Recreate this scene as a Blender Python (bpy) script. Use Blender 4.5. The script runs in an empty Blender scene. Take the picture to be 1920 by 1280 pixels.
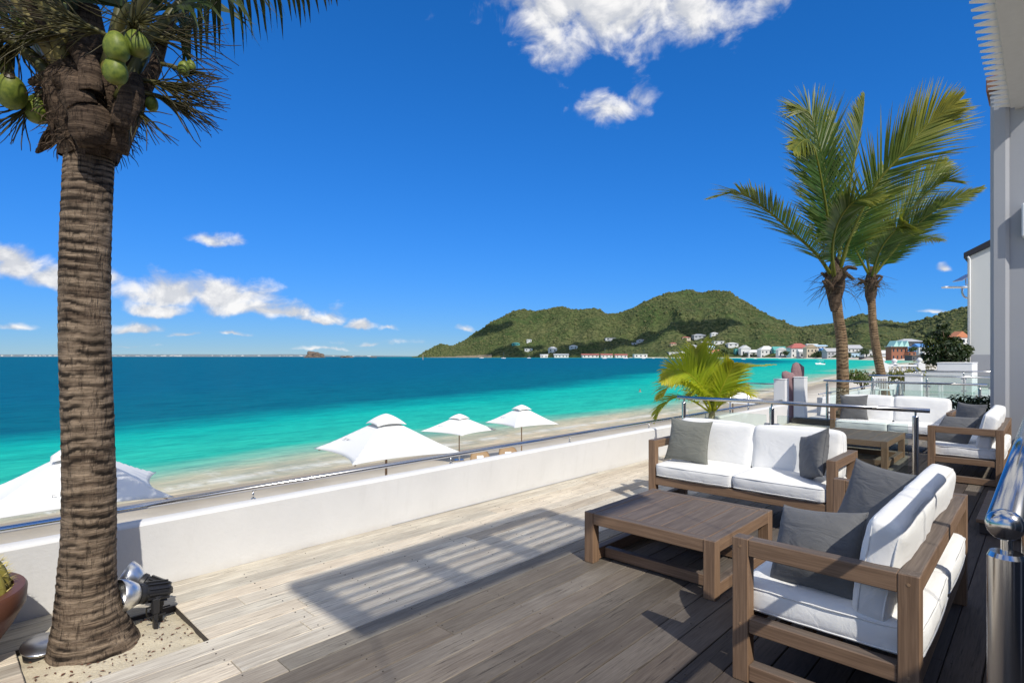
import bpy, bmesh, math, random
from mathutils import Vector, Matrix, noise
R = random.Random(11)
S = bpy.context.scene
C = S.collection
pi = math.pi
# ------------------------------------------------------------------ camera
FPX, HZ, CAMH = 1050.0, 668.0, 1.6
YAW = math.atan(1002 / 1050)
SN, CS = math.sin(YAW), math.cos(YAW)
cd = bpy.data.cameras.new('camera'); cam = bpy.data.objects.new('camera', cd); C.objects.link(cam)
cam.location = (0, 0, CAMH); cam.rotation_euler = (pi / 2, 0, YAW)
cd.sensor_width = 36; cd.lens = 36 * FPX / 1920; cd.shift_y = (HZ - 640) / 1920
cd.clip_start = 0.05; cd.clip_end = 60000
S.camera = cam
S.view_settings.view_transform = 'Standard'; S.view_settings.look = 'None'
S.view_settings.gamma = 1.0; S.view_settings.use_curve_mapping = False
S.view_settings.exposure = 0.42
S.cycles.max_bounces = 6; S.cycles.diffuse_bounces = 3; S.cycles.glossy_bounces = 3; S.cycles.transmission_bounces = 2; S.cycles.transparent_max_bounces = 10; S.cycles.caustics_reflective = False; S.cycles.caustics_refractive = False
# ------------------------------------------------------------------ sun
SUN_AZ, SUN_EL = math.radians(113), math.radians(43)      # from +Y towards +X
SUND = Vector((math.sin(SUN_AZ) * math.cos(SUN_EL), math.cos(SUN_AZ) * math.cos(SUN_EL), math.sin(SUN_EL)))
sl = bpy.data.lights.new('sun', 'SUN'); sl.energy = 3.1; sl.angle = math.radians(0.53); sl.color = (1.0, 0.94, 0.84)
so = bpy.data.objects.new('sun', sl); C.objects.link(so)
so.rotation_euler = (-SUND).to_track_quat('-Z', 'Y').to_euler()
# ------------------------------------------------------------------ helpers: pixels of the survey to places
def ray(px, py):
    u = (px - 960) / FPX; v = (HZ - py) / FPX
    return (-SN + u * CS, CS + u * SN, v)
def at(px, py, d):
    r = ray(px, py); return Vector((r[0] * d, r[1] * d, CAMH + r[2] * d))
def gz(px, py, z):
    r = ray(px, py); t = (z - CAMH) / r[2]; return Vector((r[0] * t, r[1] * t, z))
def lerp_tab(tab, x):
    if x <= tab[0][0]: return tab[0][1]
    for (a, b), (c, d) in zip(tab, tab[1:]):
        if x <= c: return b + (d - b) * (x - a) / (c - a)
    return tab[-1][1]
# ------------------------------------------------------------------ node helpers
class NT:
    def __init__(s, nt): s.nt = nt; s.nt.nodes.clear()
    def n(s, t, **kw):
        nd = s.nt.nodes.new(t)
        for k, v in kw.items(): setattr(nd, k, v)
        return nd
    def l(s, a, b): s.nt.links.new(a, b)
    def put(s, sock, v):
        if isinstance(v, bpy.types.NodeSocket): s.l(v, sock)
        else: sock.default_value = v
    def math(s, op, a, b=0.0, c=None, clamp=False):
        nd = s.n('ShaderNodeMath', operation=op); nd.use_clamp = clamp
        s.put(nd.inputs[0], a); s.put(nd.inputs[1], b)
        if c is not None: s.put(nd.inputs[2], c)
        return nd.outputs[0]
    def mix(s, f, a, b, mode='MIX'):
        nd = s.n('ShaderNodeMix', data_type='RGBA', blend_type=mode)
        s.put(nd.inputs[0], f); s.put(nd.inputs[6], col(a)); s.put(nd.inputs[7], col(b))
        return nd.outputs[2]
    def noise(s, vec, scale, detail=4, rough=.55, dist=0, out='Fac'):
        nd = s.n('ShaderNodeTexNoise'); nd.inputs['Scale'].default_value = scale
        nd.inputs['Detail'].default_value = detail; nd.inputs['Roughness'].default_value = rough
        nd.inputs['Distortion'].default_value = dist
        if vec is not None: s.l(vec, nd.inputs['Vector'])
        return nd.outputs[out]
    def ramp(s, f, stops, interp='LINEAR'):
        nd = s.n('ShaderNodeValToRGB'); nd.color_ramp.interpolation = interp
        e = nd.color_ramp.elements
        while len(e) < len(stops): e.new(0.5)
        for el, (p, c) in zip(e, stops): el.position = p; el.color = col(c)
        s.put(nd.inputs[0], f); return nd.outputs[0]
    def rng(s, f, a, b, c=0.0, d=1.0, smooth=False):
        nd = s.n('ShaderNodeMapRange'); nd.clamp = True
        if smooth: nd.interpolation_type = 'SMOOTHSTEP'
        s.put(nd.inputs[0], f); s.put(nd.inputs[1], a); s.put(nd.inputs[2], b); s.put(nd.inputs[3], c); s.put(nd.inputs[4], d)
        return nd.outputs[0]
    def mapping(s, vec, scale=(1, 1, 1), loc=(0, 0, 0), rot=(0, 0, 0)):
        nd = s.n('ShaderNodeMapping'); nd.inputs['Scale'].default_value = scale; nd.inputs['Location'].default_value = loc
        nd.inputs['Rotation'].default_value = rot
        s.l(vec, nd.inputs['Vector']); return nd.outputs[0]
    def bump(s, h, strength=.3, dist=.01):
        nd = s.n('ShaderNodeBump'); nd.inputs['Strength'].default_value = strength; nd.inputs['Distance'].default_value = dist
        s.l(h, nd.inputs['Height']); return nd.outputs[0]
    def coord(s, o='Object'): return s.n('ShaderNodeTexCoord').outputs[o]
def col(c):
    if isinstance(c, bpy.types.NodeSocket): return c
    return (c[0], c[1], c[2], 1.0) if len(c) == 3 else c
def srgb(r, g, b):
    f = lambda v: (v / 255 / 12.92) if v <= 10.3 else ((v / 255 + .055) / 1.055) ** 2.4
    return (f(r), f(g), f(b))
MATS = {}
def material(name):
    m = bpy.data.materials.new(name); m.use_nodes = True; k = NT(m.node_tree)
    o = k.n('ShaderNodeOutputMaterial'); b = k.n('ShaderNodeBsdfPrincipled'); k.l(b.outputs[0], o.inputs[0])
    MATS[name] = m; return m, k, b, o
# ------------------------------------------------------------------ world: sky with clouds
w = bpy.data.worlds.new('World'); S.world = w; w.use_nodes = True
k = NT(w.node_tree); wo = k.n('ShaderNodeOutputWorld'); bg = k.n('ShaderNodeBackground'); k.l(bg.outputs[0], wo.inputs[0])
bg.inputs['Strength'].default_value = 0.15
sky = k.n('ShaderNodeTexSky', sky_type='NISHITA'); sky.sun_disc = False
sky.sun_elevation = SUN_EL; sky.sun_rotation = SUN_AZ; sky.altitude = 0; sky.air_density = 0.6; sky.dust_density = 0.0; sky.ozone_density = 6.0
sg = k.n('ShaderNodeSeparateColor'); k.l(sky.outputs[0], sg.inputs[0])
gain = k.math('DIVIDE', 1.0, k.math('ADD', 1.0, k.math('MULTIPLY', sg.outputs[1], 1.7 * .15)))
gcol = k.n('ShaderNodeCombineColor')
for i_, (q_, h_) in enumerate(((.10, .078), (.86, .018), (1.42, -.022))): k.l(k.math('MULTIPLY', gain, k.math('ADD', q_, k.math('MULTIPLY', sg.outputs[1], h_))), gcol.inputs[i_])
skyc = k.mix(1.0, sky.outputs[0], gcol.outputs[0], 'MULTIPLY')
vec = k.coord('Generated')
nrm = k.n('ShaderNodeVectorMath', operation='NORMALIZE'); k.l(vec, nrm.inputs[0]); dirv = nrm.outputs[0]
warp = k.n('ShaderNodeVectorMath', operation='SCALE')
wn = k.n('ShaderNodeTexNoise'); wn.inputs['Scale'].default_value = 9; wn.inputs['Detail'].default_value = 5; k.l(dirv, wn.inputs['Vector'])
wsub = k.n('ShaderNodeVectorMath', operation='SUBTRACT'); k.l(wn.outputs['Color'], wsub.inputs[0]); wsub.inputs[1].default_value = (.5, .5, .5)
k.l(wsub.outputs[0], warp.inputs[0]); warp.inputs['Scale'].default_value = 0.06
wadd = k.n('ShaderNodeVectorMath', operation='ADD'); k.l(dirv, wadd.inputs[0]); k.l(warp.outputs[0], wadd.inputs[1])
sep = k.n('ShaderNodeSeparateXYZ'); k.l(wadd.outputs[0], sep.inputs[0])
azi = k.math('ARCTAN2', sep.outputs[0], sep.outputs[1]); ele = k.math('ARCSINE', sep.outputs[2])
BL = [(1190, -10, 270, 92, 1), (1060, 0, 130, 70, 1), (1165, 45, 70, 40, .9), (1300, 10, 120, 66, 1), (1445, 0, 60, 40, .62), (985, 0, 70, 40, .6),
      (1148, 198, 60, 34, .72), (1185, 180, 44, 28, .6),
      (30, 512, 75, 42, 1), (100, 535, 70, 34, 1), (195, 522, 48, 20, .8), (5, 490, 40, 26, .9),
      (325, 548, 84, 42, 1.1), (300, 572, 62, 20, .9), (440, 562, 100, 42, 1.1), (510, 584, 120, 26, 1.05), (600, 596, 48, 18, .9), (680, 611, 32, 10, .8), (735, 614, 16, 8, .7),
      (395, 454, 48, 15, .55), (255, 606, 46, 13, .75), (440, 626, 28, 6, .6), (345, 622, 30, 6, .55),
      (20, 604, 46, 8, .5), (870, 618, 20, 7, .5), (1742, 586, 22, 6, .55), (1772, 506, 16, 8, .6), (690, 640, 70, 8, .5), (620, 652, 60, 5, .45), (230, 640, 60, 5, .45)]
dens = None
for (px, py, rx, ry, wt) in BL:
    r = Vector(ray(px, py)).normalized()
    a0 = math.atan2(r.x, r.y); e0 = math.asin(r.z)
    q = Vector(ray(px, HZ)).length
    ra = 1.2 * rx / FPX / q ** 2; re = 1.2 * ry / FPX / q * math.cos(e0)
    da = k.math('MULTIPLY', k.math('SUBTRACT', azi, a0), 1 / ra)
    de = k.math('MULTIPLY', k.math('SUBTRACT', ele, e0), 1 / re)
    if py > 300: de = k.math('MAXIMUM', de, k.math('MULTIPLY', de, -2.1))       # flat bases
    d2 = k.math('ADD', k.math('MULTIPLY', da, da), k.math('MULTIPLY', de, de))
    m = k.math('MULTIPLY', k.math('SUBTRACT', 1.0, k.math('SQRT', d2)), wt)
    dens = m if dens is None else k.math('MAXIMUM', dens, m)
sc = k.mapping(dirv, (1, 1, 1.35))
sc2 = k.mapping(dirv, (1, 1, 1.35), (0.012 * SUND.x, 0.012 * SUND.y, 0.016))
f1 = k.noise(sc, 15, 8, .57, .35); f2 = k.noise(sc2, 15, 5, .57, .35)
# clouds added outside the frame, overhead and behind, to whiten the shade
sepd = k.n('ShaderNodeSeparateXYZ'); k.l(dirv, sepd.inputs[0])
fwd_ = k.math('ADD', k.math('MULTIPLY', sepd.outputs[0], -SN), k.math('MULTIPLY', sepd.outputs[1], CS))
lat_ = k.math('ABSOLUTE', k.math('ADD', k.math('MULTIPLY', sepd.outputs[0], CS), k.math('MULTIPLY', sepd.outputs[1], SN)))
outv = k.math('MAXIMUM', k.rng(sepd.outputs[2], .56, .70), k.rng(k.math('SUBTRACT', lat_, fwd_), .0, .35))
gen = k.math('MULTIPLY', k.math('MULTIPLY', k.math('SUBTRACT', k.noise(k.mapping(dirv, (1, 1, 1.6)), 2.3, 3, .5), .44), 5.0), outv)
gen = k.math('MULTIPLY', gen, k.rng(sepd.outputs[2], .04, .2))
gen = k.math('SUBTRACT', gen, k.math('MULTIPLY', k.math('SUBTRACT', 1.0, outv), 4.0))
dens = k.math('MAXIMUM', dens, gen)
dd = k.math('ADD', k.math('MULTIPLY', dens, 1.15), k.math('MULTIPLY', k.math('SUBTRACT', f1, .5), 2.2))
alpha = k.rng(dd, .02, .80, 0, 1, True)
lit = k.rng(k.math('SUBTRACT', f2, f1), -.11, .06, 1.0, 0.0)
thick = k.rng(dd, .2, 1.2, 0.0, 1.0)
cc = k.mix(lit, (2.7, 2.85, 3.15), (4.9, 4.85, 4.8))
cc = k.mix(k.math('MULTIPLY', thick, .45), cc, (4.9, 4.85, 4.8))
skyout = k.mix(k.math('MULTIPLY', alpha, .97), skyc, cc)
k.l(skyout, bg.inputs['Color'])
w.cycles.sampling_method = 'MANUAL'; w.cycles.sample_map_resolution = 256
# ------------------------------------------------------------------ mesh helpers
class MB:
    def __init__(s): s.v = []; s.f = []; s.a = []
    def add(s, vs, fs, attr=None):
        o = len(s.v); s.v += [tuple(v) for v in vs]; s.f += [tuple(i + o for i in f) for f in fs]
        s.a += (attr if attr is not None else [0.0] * len(vs))
        return s
    def box(s, x0, x1, y0, y1, z0, z1, M=None):
        vs = [Vector(p) for p in ((x0, y0, z0), (x1, y0, z0), (x1, y1, z0), (x0, y1, z0), (x0, y0, z1), (x1, y0, z1), (x1, y1, z1), (x0, y1, z1))]
        if M: vs = [M @ v for v in vs]
        return s.add(vs, [(0, 3, 2, 1), (4, 5, 6, 7), (0, 1, 5, 4), (1, 2, 6, 5), (2, 3, 7, 6), (3, 0, 4, 7)])
    def cbox(s, x0, x1, y0, y1, z0, z1, b=.004, M=None):
        """box with chamfered edges"""
        b = min(b, (x1 - x0) * .4, (y1 - y0) * .4, (z1 - z0) * .4)
        X = (x0, x1); Y = (y0, y1); Z = (z0, z1); vs = []; idx = {}
        for i in (0, 1):
            for j in (0, 1):
                for l in (0, 1):
                    sx, sy, sz = (1 - 2 * i), (1 - 2 * j), (1 - 2 * l)
                    idx[i, j, l, 0] = len(vs); vs.append(Vector((X[i], Y[j] + sy * b, Z[l] + sz * b)))
                    idx[i, j, l, 1] = len(vs); vs.append(Vector((X[i] + sx * b, Y[j], Z[l] + sz * b)))
                    idx[i, j, l, 2] = len(vs); vs.append(Vector((X[i] + sx * b, Y[j] + sy * b, Z[l])))
        I = lambda i, j, l, a: idx[i, j, l, a]
        fs = []
        for i in (0, 1):
            fs.append((I(i, 0, 0, 0), I(i, 1, 0, 0), I(i, 1, 1, 0), I(i, 0, 1, 0)))
            fs.append((I(0, i, 0, 1), I(1, i, 0, 1), I(1, i, 1, 1), I(0, i, 1, 1)))
            fs.append((I(0, 0, i, 2), I(1, 0, i, 2), I(1, 1, i, 2), I(0, 1, i, 2)))
            for j in (0, 1):
                fs.append((I(i, j, 0, 0), I(i, j, 1, 0), I(i, j, 1, 1), I(i, j, 0, 1)))
                fs.append((I(i, 0, j, 0), I(i, 1, j, 0), I(i, 1, j, 2), I(i, 0, j, 2)))
                fs.append((I(0, i, j, 1), I(1, i, j, 1), I(1, i, j, 2), I(0, i, j, 2)))
                for l in (0, 1): fs.append((I(i, j, l, 0), I(i, j, l, 1), I(i, j, l, 2)))
        if M: vs = [M @ v for v in vs]
        return s.add(vs, fs)
    def tube(s, pts, rad, n=8, cap=True, attr=None, closed=False):
        pts = [Vector(p) for p in pts]; m = len(pts)
        if not hasattr(rad, '__len__'): rad = [rad] * m
        vs = []; at_ = []; prev = None
        for i, p in enumerate(pts):
            if closed: t = pts[(i + 1) % m] - pts[i - 1]
            else: t = (pts[min(i + 1, m - 1)] - pts[max(i - 1, 0)])
            t.normalize()
            if prev is None:
                a = Vector((0, 0, 1)) if abs(t.z) < .9 else Vector((1, 0, 0))
                u = t.cross(a).normalized()
            else:
                u = (prev - t * prev.dot(t))
                u = u.normalized() if u.length > 1e-6 else t.orthogonal().normalized()
            prev = u; v = t.cross(u)
            for j in range(n):
                an = 2 * pi * j / n
                vs.append(p + (u * math.cos(an) + v * math.sin(an)) * rad[i]); at_.append(attr[i] if attr else 0.0)
        fs = []
        for i in range(m if closed else m - 1):
            i2 = (i + 1) % m
            for j in range(n):
                j2 = (j + 1) % n; fs.append((i * n + j, i * n + j2, i2 * n + j2, i2 * n + j))
        if cap and not closed:
            fs.append(tuple(range(n - 1, -1, -1))); fs.append(tuple((m - 1) * n + j for j in range(n)))
        return s.add(vs, fs, at_)
    def lathe(s, prof, n=24, M=None, c=(0, 0, 0), cap=True):
        vs = []; c = Vector(c)
        for (r, z) in prof:
            for j in range(n):
                an = 2 * pi * j / n; vs.append(Vector((r * math.cos(an), r * math.sin(an), z)) + c)
        if M: vs = [M @ v for v in vs]
        fs = []; m = len(prof)
        for i in range(m - 1):
            for j in range(n):
                j2 = (j + 1) % n; fs.append((i * n + j, i * n + j2, (i + 1) * n + j2, (i + 1) * n + j))
        if cap: fs.append(tuple(range(n - 1, -1, -1))); fs.append(tuple((m - 1) * n + j for j in range(n)))
        return s.add(vs, fs)
    def prism(s, poly, z0, z1, M=None):
        n = len(poly); vs = [Vector((x, y, z0)) for x, y in poly] + [Vector((x, y, z1)) for x, y in poly]
        if M: vs = [M @ v for v in vs]
        fs = [tuple(range(n - 1, -1, -1)), tuple(range(n, 2 * n))] + [(i, (i + 1) % n, n + (i + 1) % n, n + i) for i in range(n)]
        return s.add(vs, fs)
    def grid(s, rows, attr=None, closed=False):
        m = len(rows); n = len(rows[0]); vs = [p for r in rows for p in r]; fs = []
        for i in range(m - 1):
            for j in range(n if closed else n - 1):
                j2 = (j + 1) % n; fs.append((i * n + j, i * n + j2, (i + 1) * n + j2, (i + 1) * n + j))
        return s.add(vs, fs, attr)
    def mesh(s, name, mt=None, smooth=False, attr=False):
        me = bpy.data.meshes.new(name); me.from_pydata(s.v, [], s.f)
        if attr:
            a = me.attributes.new('tip', 'FLOAT', 'POINT'); a.data.foreach_set('value', s.a)
        if smooth: me.polygons.foreach_set('use_smooth', [True] * len(me.polygons))
        if mt: me.materials.append(MATS[mt])
        bm = bmesh.new(); bm.from_mesh(me); bmesh.ops.recalc_face_normals(bm, faces=bm.faces); bm.to_mesh(me); bm.free()
        me.update(); return me
    def build(s, name, mt=None, parent=None, smooth=False, attr=False):
        return link(name, s.mesh(name, mt, smooth, attr), parent)
def link(name, me, parent=None):
    o = bpy.data.objects.new(name, me); C.objects.link(o)
    if parent is not None: o.parent = parent
    return o
def tag(o, label, cat=None, group=None, kind=None):
    if label: o['label'] = label
    if cat: o['category'] = cat
    if group: o['group'] = group
    if kind: o['kind'] = kind
    return o
def thing(name, label, cat, loc=(0, 0, 0), rz=0.0, group=None):
    o = bpy.data.objects.new(name, None); C.objects.link(o); o.location = loc; o.rotation_euler = (0, 0, rz); o.empty_display_size = .1
    return tag(o, label, cat, group)
def autosmooth(o, ang=40):
    me = o.data; bm = bmesh.new(); bm.from_mesh(me)
    for f in bm.faces: f.smooth = True
    for e in bm.edges:
        if len(e.link_faces) == 2 and e.calc_face_angle(0) > math.radians(ang): e.smooth = False
    bm.to_mesh(me); bm.free(); return o
def fbm(p, o=4): return noise.fractal(Vector(p), 1.0, 2.0, o)
# ------------------------------------------------------------------ materials
def simple(name, c, rough=.6, metal=0, spec=.5, var=.12, vscale=6, bump=0, bscale=60, bdist=.004):
    m, k, b, o = material(name); v = k.coord()
    n1 = k.noise(v, vscale, 5)
    k.l(k.mix(n1, [x * (1 - var) for x in c], [min(1, x * (1 + var)) for x in c]), b.inputs['Base Color'])
    b.inputs['Roughness'].default_value = rough; b.inputs['Metallic'].default_value = metal; b.inputs['Specular IOR Level'].default_value = spec
    if bump: k.l(k.bump(k.noise(v, bscale, 6, .6), bump, bdist), b.inputs['Normal'])
    return m, k, b
simple('steel', (.58, .57, .56), .17, 1, var=.04)
simple('brushed_steel', (.5, .5, .52), .3, 1, var=.06)
m, k, b, o = material('white_stucco'); v = k.coord(); n1 = k.noise(v, 1.6, 6, .65); n2 = k.noise(k.mapping(v, (7, 7, .8)), 1, 6, .65)
sp_ = k.n('ShaderNodeSeparateXYZ'); k.l(v, sp_.inputs[0])
c = k.mix(k.rng(n1, .3, .7), (.70, .70, .69), (.76, .76, .75)); c = k.mix(k.math('MULTIPLY', k.rng(n2, .54, .72), .16), c, (.50, .49, .46))
c = k.mix(k.math('MULTIPLY', k.rng(k.math('ADD', sp_.outputs[2], k.math('MULTIPLY', n2, .12)), .04, .12, 1, 0), .30), c, (.46, .42, .36))
k.l(c, b.inputs['Base Color']); b.inputs['Roughness'].default_value = .88
k.l(k.bump(k.math('ADD', k.noise(v, 38, 6, .6), k.math('MULTIPLY', k.noise(v, 6, 4, .6), .7)), .25, .008), b.inputs['Normal'])
simple('grey_stucco', (.46, .46, .46), .9, var=.08, vscale=9, bump=.5, bscale=90, bdist=.006)
simple('pale_render', (.33, .34, .36), .85, var=.05, vscale=1.2, bump=.2, bscale=60)
simple('house_render', (.55, .56, .54), .85, var=.05, vscale=.8, bump=.2, bscale=40)
simple('canopy_cloth', (.80, .80, .78), .8, var=.02)
simple('ink', (.03, .035, .04), .7)
simple('teak_pole', (.32, .20, .11), .6, var=.25, vscale=14)
simple('lounger_wicker', (.30, .19, .09), .6, var=.3, vscale=50, bump=.4, bscale=160)
simple('black_plastic', (.018, .018, .02), .45, var=.1)
simple('reflector', (.86, .86, .85), .34, 1, var=.03)
simple('terracotta', (.13, .050, .028), .42, var=.2, vscale=8, bump=.1)
simple('black_roof', (.012, .012, .018), .6)
simple('brown_coping', (.22, .10, .055), .8, var=.2)
simple('sculpture_pink', (.27, .165, .17), .85, var=.22, vscale=7, bump=.7, bscale=14, bdist=.03)
simple('dark_timber', (.065, .054, .047), .75, var=.3, vscale=9)
simple('rock', (.16, .12, .09), .95, var=.45, vscale=.08, bump=.8, bscale=.2, bdist=3)
simple('far_land', (.20, .24, .24), .95, var=.3, vscale=.004)
simple('cliff', (.22, .175, .115), .95, var=.6, vscale=.09)
simple('skin', (.42, .24, .16), .6); simple('hair', (.04, .025, .02), .6)
simple('boat_white', (.8, .8, .8), .35); simple('boat_blue', (.05, .12, .3), .4)
simple('window_dark', (.03, .04, .055), .12, var=.2)
simple('stem_bark', (.16, .11, .07), .9, var=.3, vscale=20)
simple('leaf_litter', (.15, .06, .03), .9, var=.5, vscale=40)
simple('chair_white', (.72, .72, .70), .6)
simple('cloud_vapour', (.9, .9, .9), 1.0)
WALLC = {'white': (.64, .64, .62), 'cream': (.58, .50, .38), 'teal': (.10, .36, .33), 'grey': (.42, .43, .44), 'blue': (.10, .28, .62),
         'brown': (.30, .12, .07), 'orange': (.52, .20, .10), 'red': (.40, .12, .10), 'pale_blue': (.45, .62, .75), 'pale_teal': (.42, .66, .62), 'dark': (.10, .10, .11), 'tan': (.42, .33, .22)}
for n_, c_ in WALLC.items(): simple('paint_' + n_, c_, .8, var=.08, vscale=.3)

def leafmat(name, ca, cb, ctip, trans=.35, vs=3.0, rough=.45):
    m, k, b, o = material(name)
    att = k.n('ShaderNodeAttribute'); att.attribute_name = 'tip'
    n1 = k.noise(k.coord(), vs, 4)
    c1 = k.mix(k.rng(n1, .3, .7), ca, cb)
    c2 = k.mix(att.outputs['Fac'], c1, ctip)
    k.l(c2, b.inputs['Base Color']); b.inputs['Roughness'].default_value = rough; b.inputs['Specular IOR Level'].default_value = .35
    t = k.n('ShaderNodeBsdfTranslucent'); k.l(k.mix(1, c2, (1.25, 1.2, .55), 'MULTIPLY'), t.inputs[0])
    mx = k.n('ShaderNodeMixShader'); mx.inputs[0].default_value = trans
    k.l(b.outputs[0], mx.inputs[1]); k.l(t.outputs[0], mx.inputs[2]); k.l(mx.outputs[0], o.inputs[0])
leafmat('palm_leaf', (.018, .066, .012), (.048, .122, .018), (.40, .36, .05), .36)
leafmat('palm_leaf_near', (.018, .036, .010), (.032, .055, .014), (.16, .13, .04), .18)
leafmat('young_palm_leaf', (.25, .37, .018), (.42, .50, .025), (.62, .54, .06), .45)
leafmat('dark_foliage', (.012, .028, .008), (.026, .048, .012), (.10, .12, .02), .2, 2.5)
leafmat('shrub_foliage', (.05, .10, .02), (.10, .15, .03), (.3, .25, .05), .3)
leafmat('town_foliage', (.03, .06, .018), (.055, .09, .025), (.1, .1, .03), .15, .2)
leafmat('cactus_skin', (.16, .15, .03), (.26, .22, .04), (.62, .52, .16), .05, 8)
leafmat('petiole', (.13, .13, .03), (.22, .20, .05), (.30, .22, .10), .0, 6)
leafmat('twig', (.022, .016, .009), (.045, .033, .015), (.11, .105, .030), .0, 9)
leafmat('coconut_husk', (.075, .115, .018), (.21, .25, .035), (.22, .15, .05), .0, 38, .5)

def hillmat(name):
    m, k, b, o = material(name); v = k.coord()
    a = k.noise(v, .007, 7, .68); c = k.noise(v, .075, 6, .75)
    base = k.mix(k.rng(a, .35, .65), (.070, .112, .034), (.165, .165, .070))
    dk = k.mix(k.rng(c, .40, .60), (.032, .050, .018), base)
    k.l(dk, b.inputs['Base Color']); b.inputs['Roughness'].default_value = .95; b.inputs['Specular IOR Level'].default_value = .1
    k.l(k.bump(c, .8, 6.0), b.inputs['Normal'])
hillmat('hill_scrub')
leafmat('hill_bush', (.032, .052, .015), (.10, .125, .036), (.15, .14, .055), .0, .012, .8)

# weathered deck boards: object colour mixes wood tone and painted roof shade
m, k, b, o = material('deck_wood'); oi = k.n('ShaderNodeObjectInfo'); v = k.coord()
off = k.n('ShaderNodeCombineXYZ'); k.l(k.math('MULTIPLY', oi.outputs['Random'], 37.0), off.inputs[0]); k.l(k.math('MULTIPLY', oi.outputs['Random'], 91.0), off.inputs[1])
va = k.n('ShaderNodeVectorMath', operation='ADD'); k.l(v, va.inputs[0]); k.l(off.outputs[0], va.inputs[1]); vo = va.outputs[0]
fine = k.noise(k.mapping(vo, (150, 5, 150)), 1, 5, .65)
streak = k.noise(k.mapping(vo, (52, 1.5, 52)), 1, 6, .66, .3)
patch = k.noise(k.mapping(vo, (3.0, 1.2, 3)), 1, 4, .6)
crack = k.noise(k.mapping(vo, (60, 2.6, 60)), 1, 7, .72, .3)
tone = oi.outputs['Color']
c1 = k.mix(k.rng(streak, .32, .66), k.mix(1, tone, (.56, .52, .49), 'MULTIPLY'), tone)
c2 = k.mix(k.rng(patch, .35, .72), c1, k.mix(1, tone, (1.22, 1.22, 1.2), 'MULTIPLY'))
c3 = k.mix(k.math('MULTIPLY', k.rng(fine, .38, .58, 1, 0), .42), c2, k.mix(1, tone, (.42, .38, .36), 'MULTIPLY'))
ck = k.math('MULTIPLY', k.rng(crack, .54, .64), k.rng(patch, .38, .56))
c4 = k.mix(k.math('MULTIPLY', ck, .8), c3, k.mix(1, tone, (.22, .20, .19), 'MULTIPLY'))
k.l(c4, b.inputs['Base Color']); b.inputs['Roughness'].default_value = .72; b.inputs['Specular IOR Level'].default_value = .3
k.l(k.bump(k.math('SUBTRACT', fine, k.math('MULTIPLY', ck, .8)), .35, .003), b.inputs['Normal'])

def teak(name, axis):
    m, k, b, o = material(name); v = k.coord(); oi = k.n('ShaderNodeObjectInfo')
    off = k.n('ShaderNodeCombineXYZ'); k.l(k.math('MULTIPLY', oi.outputs['Random'], 53.0), off.inputs[0]); k.l(k.math('MULTIPLY', oi.outputs['Random'], 29.0), off.inputs[2])
    va = k.n('ShaderNodeVectorMath', operation='ADD'); k.l(v, va.inputs[0]); k.l(off.outputs[0], va.inputs[1])
    s1 = [120, 120, 120]; s1[axis] = 4; s2 = [34, 34, 34]; s2[axis] = 1.2
    fine = k.noise(k.mapping(va.outputs[0], s1), 1, 5, .6); st = k.noise(k.mapping(va.outputs[0], s2), 1, 5, .6, .8)
    g = k.n('ShaderNodeNewGeometry'); sp = k.n('ShaderNodeSeparateXYZ'); k.l(g.outputs['True Normal'], sp.inputs[0])
    upw = k.rng(sp.outputs[2], .5, .9)
    side = k.mix(k.rng(st, .3, .7), (.22, .138, .085), (.31, .200, .125))
    top = k.mix(k.rng(st, .3, .7), (.115, .090, .074), (.20, .160, .132))       # silvered where rain lies
    c = k.mix(upw, side, top)
    c = k.mix(k.math('MULTIPLY', k.rng(fine, .40, .62, 1, 0), .42), c, k.mix(1, c, (.38, .34, .32), 'MULTIPLY'))
    k.l(c, b.inputs['Base Color']); b.inputs['Roughness'].default_value = .62; b.inputs['Specular IOR Level'].default_value = .3
    k.l(k.bump(fine, .3, .002), b.inputs['Normal'])
for i_, n_ in enumerate('xyz'): teak('teak_' + n_, i_)

def fabric(name, c, wr=.25, spec=.2):
    m, k, b, o = material(name); v = k.coord()
    n1 = k.noise(v, 4, 4); weave = k.noise(v, 420, 2, .5); big = k.noise(k.mapping(v, (5, 13, 8), rot=(.3, .2, .7)), 1, 3, .5, 1.2)
    k.l(k.mix(n1, [x * .95 for x in c], [min(1, x * 1.04) for x in c]), b.inputs['Base Color'])
    b.inputs['Roughness'].default_value = .85; b.inputs['Specular IOR Level'].default_value = spec
    try: b.inputs['Sheen Weight'].default_value = .12
    except Exception: pass
    h = k.math('ADD', k.math('MULTIPLY', weave, .12), big)
    k.l(k.bump(h, wr, .03), b.inputs['Normal'])
fabric('cushion_white', (.83, .83, .81)); fabric('pillow_grey', (.135, .137, .140), .5); fabric('pillow_olive', (.19, .195, .17), .5)

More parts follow.
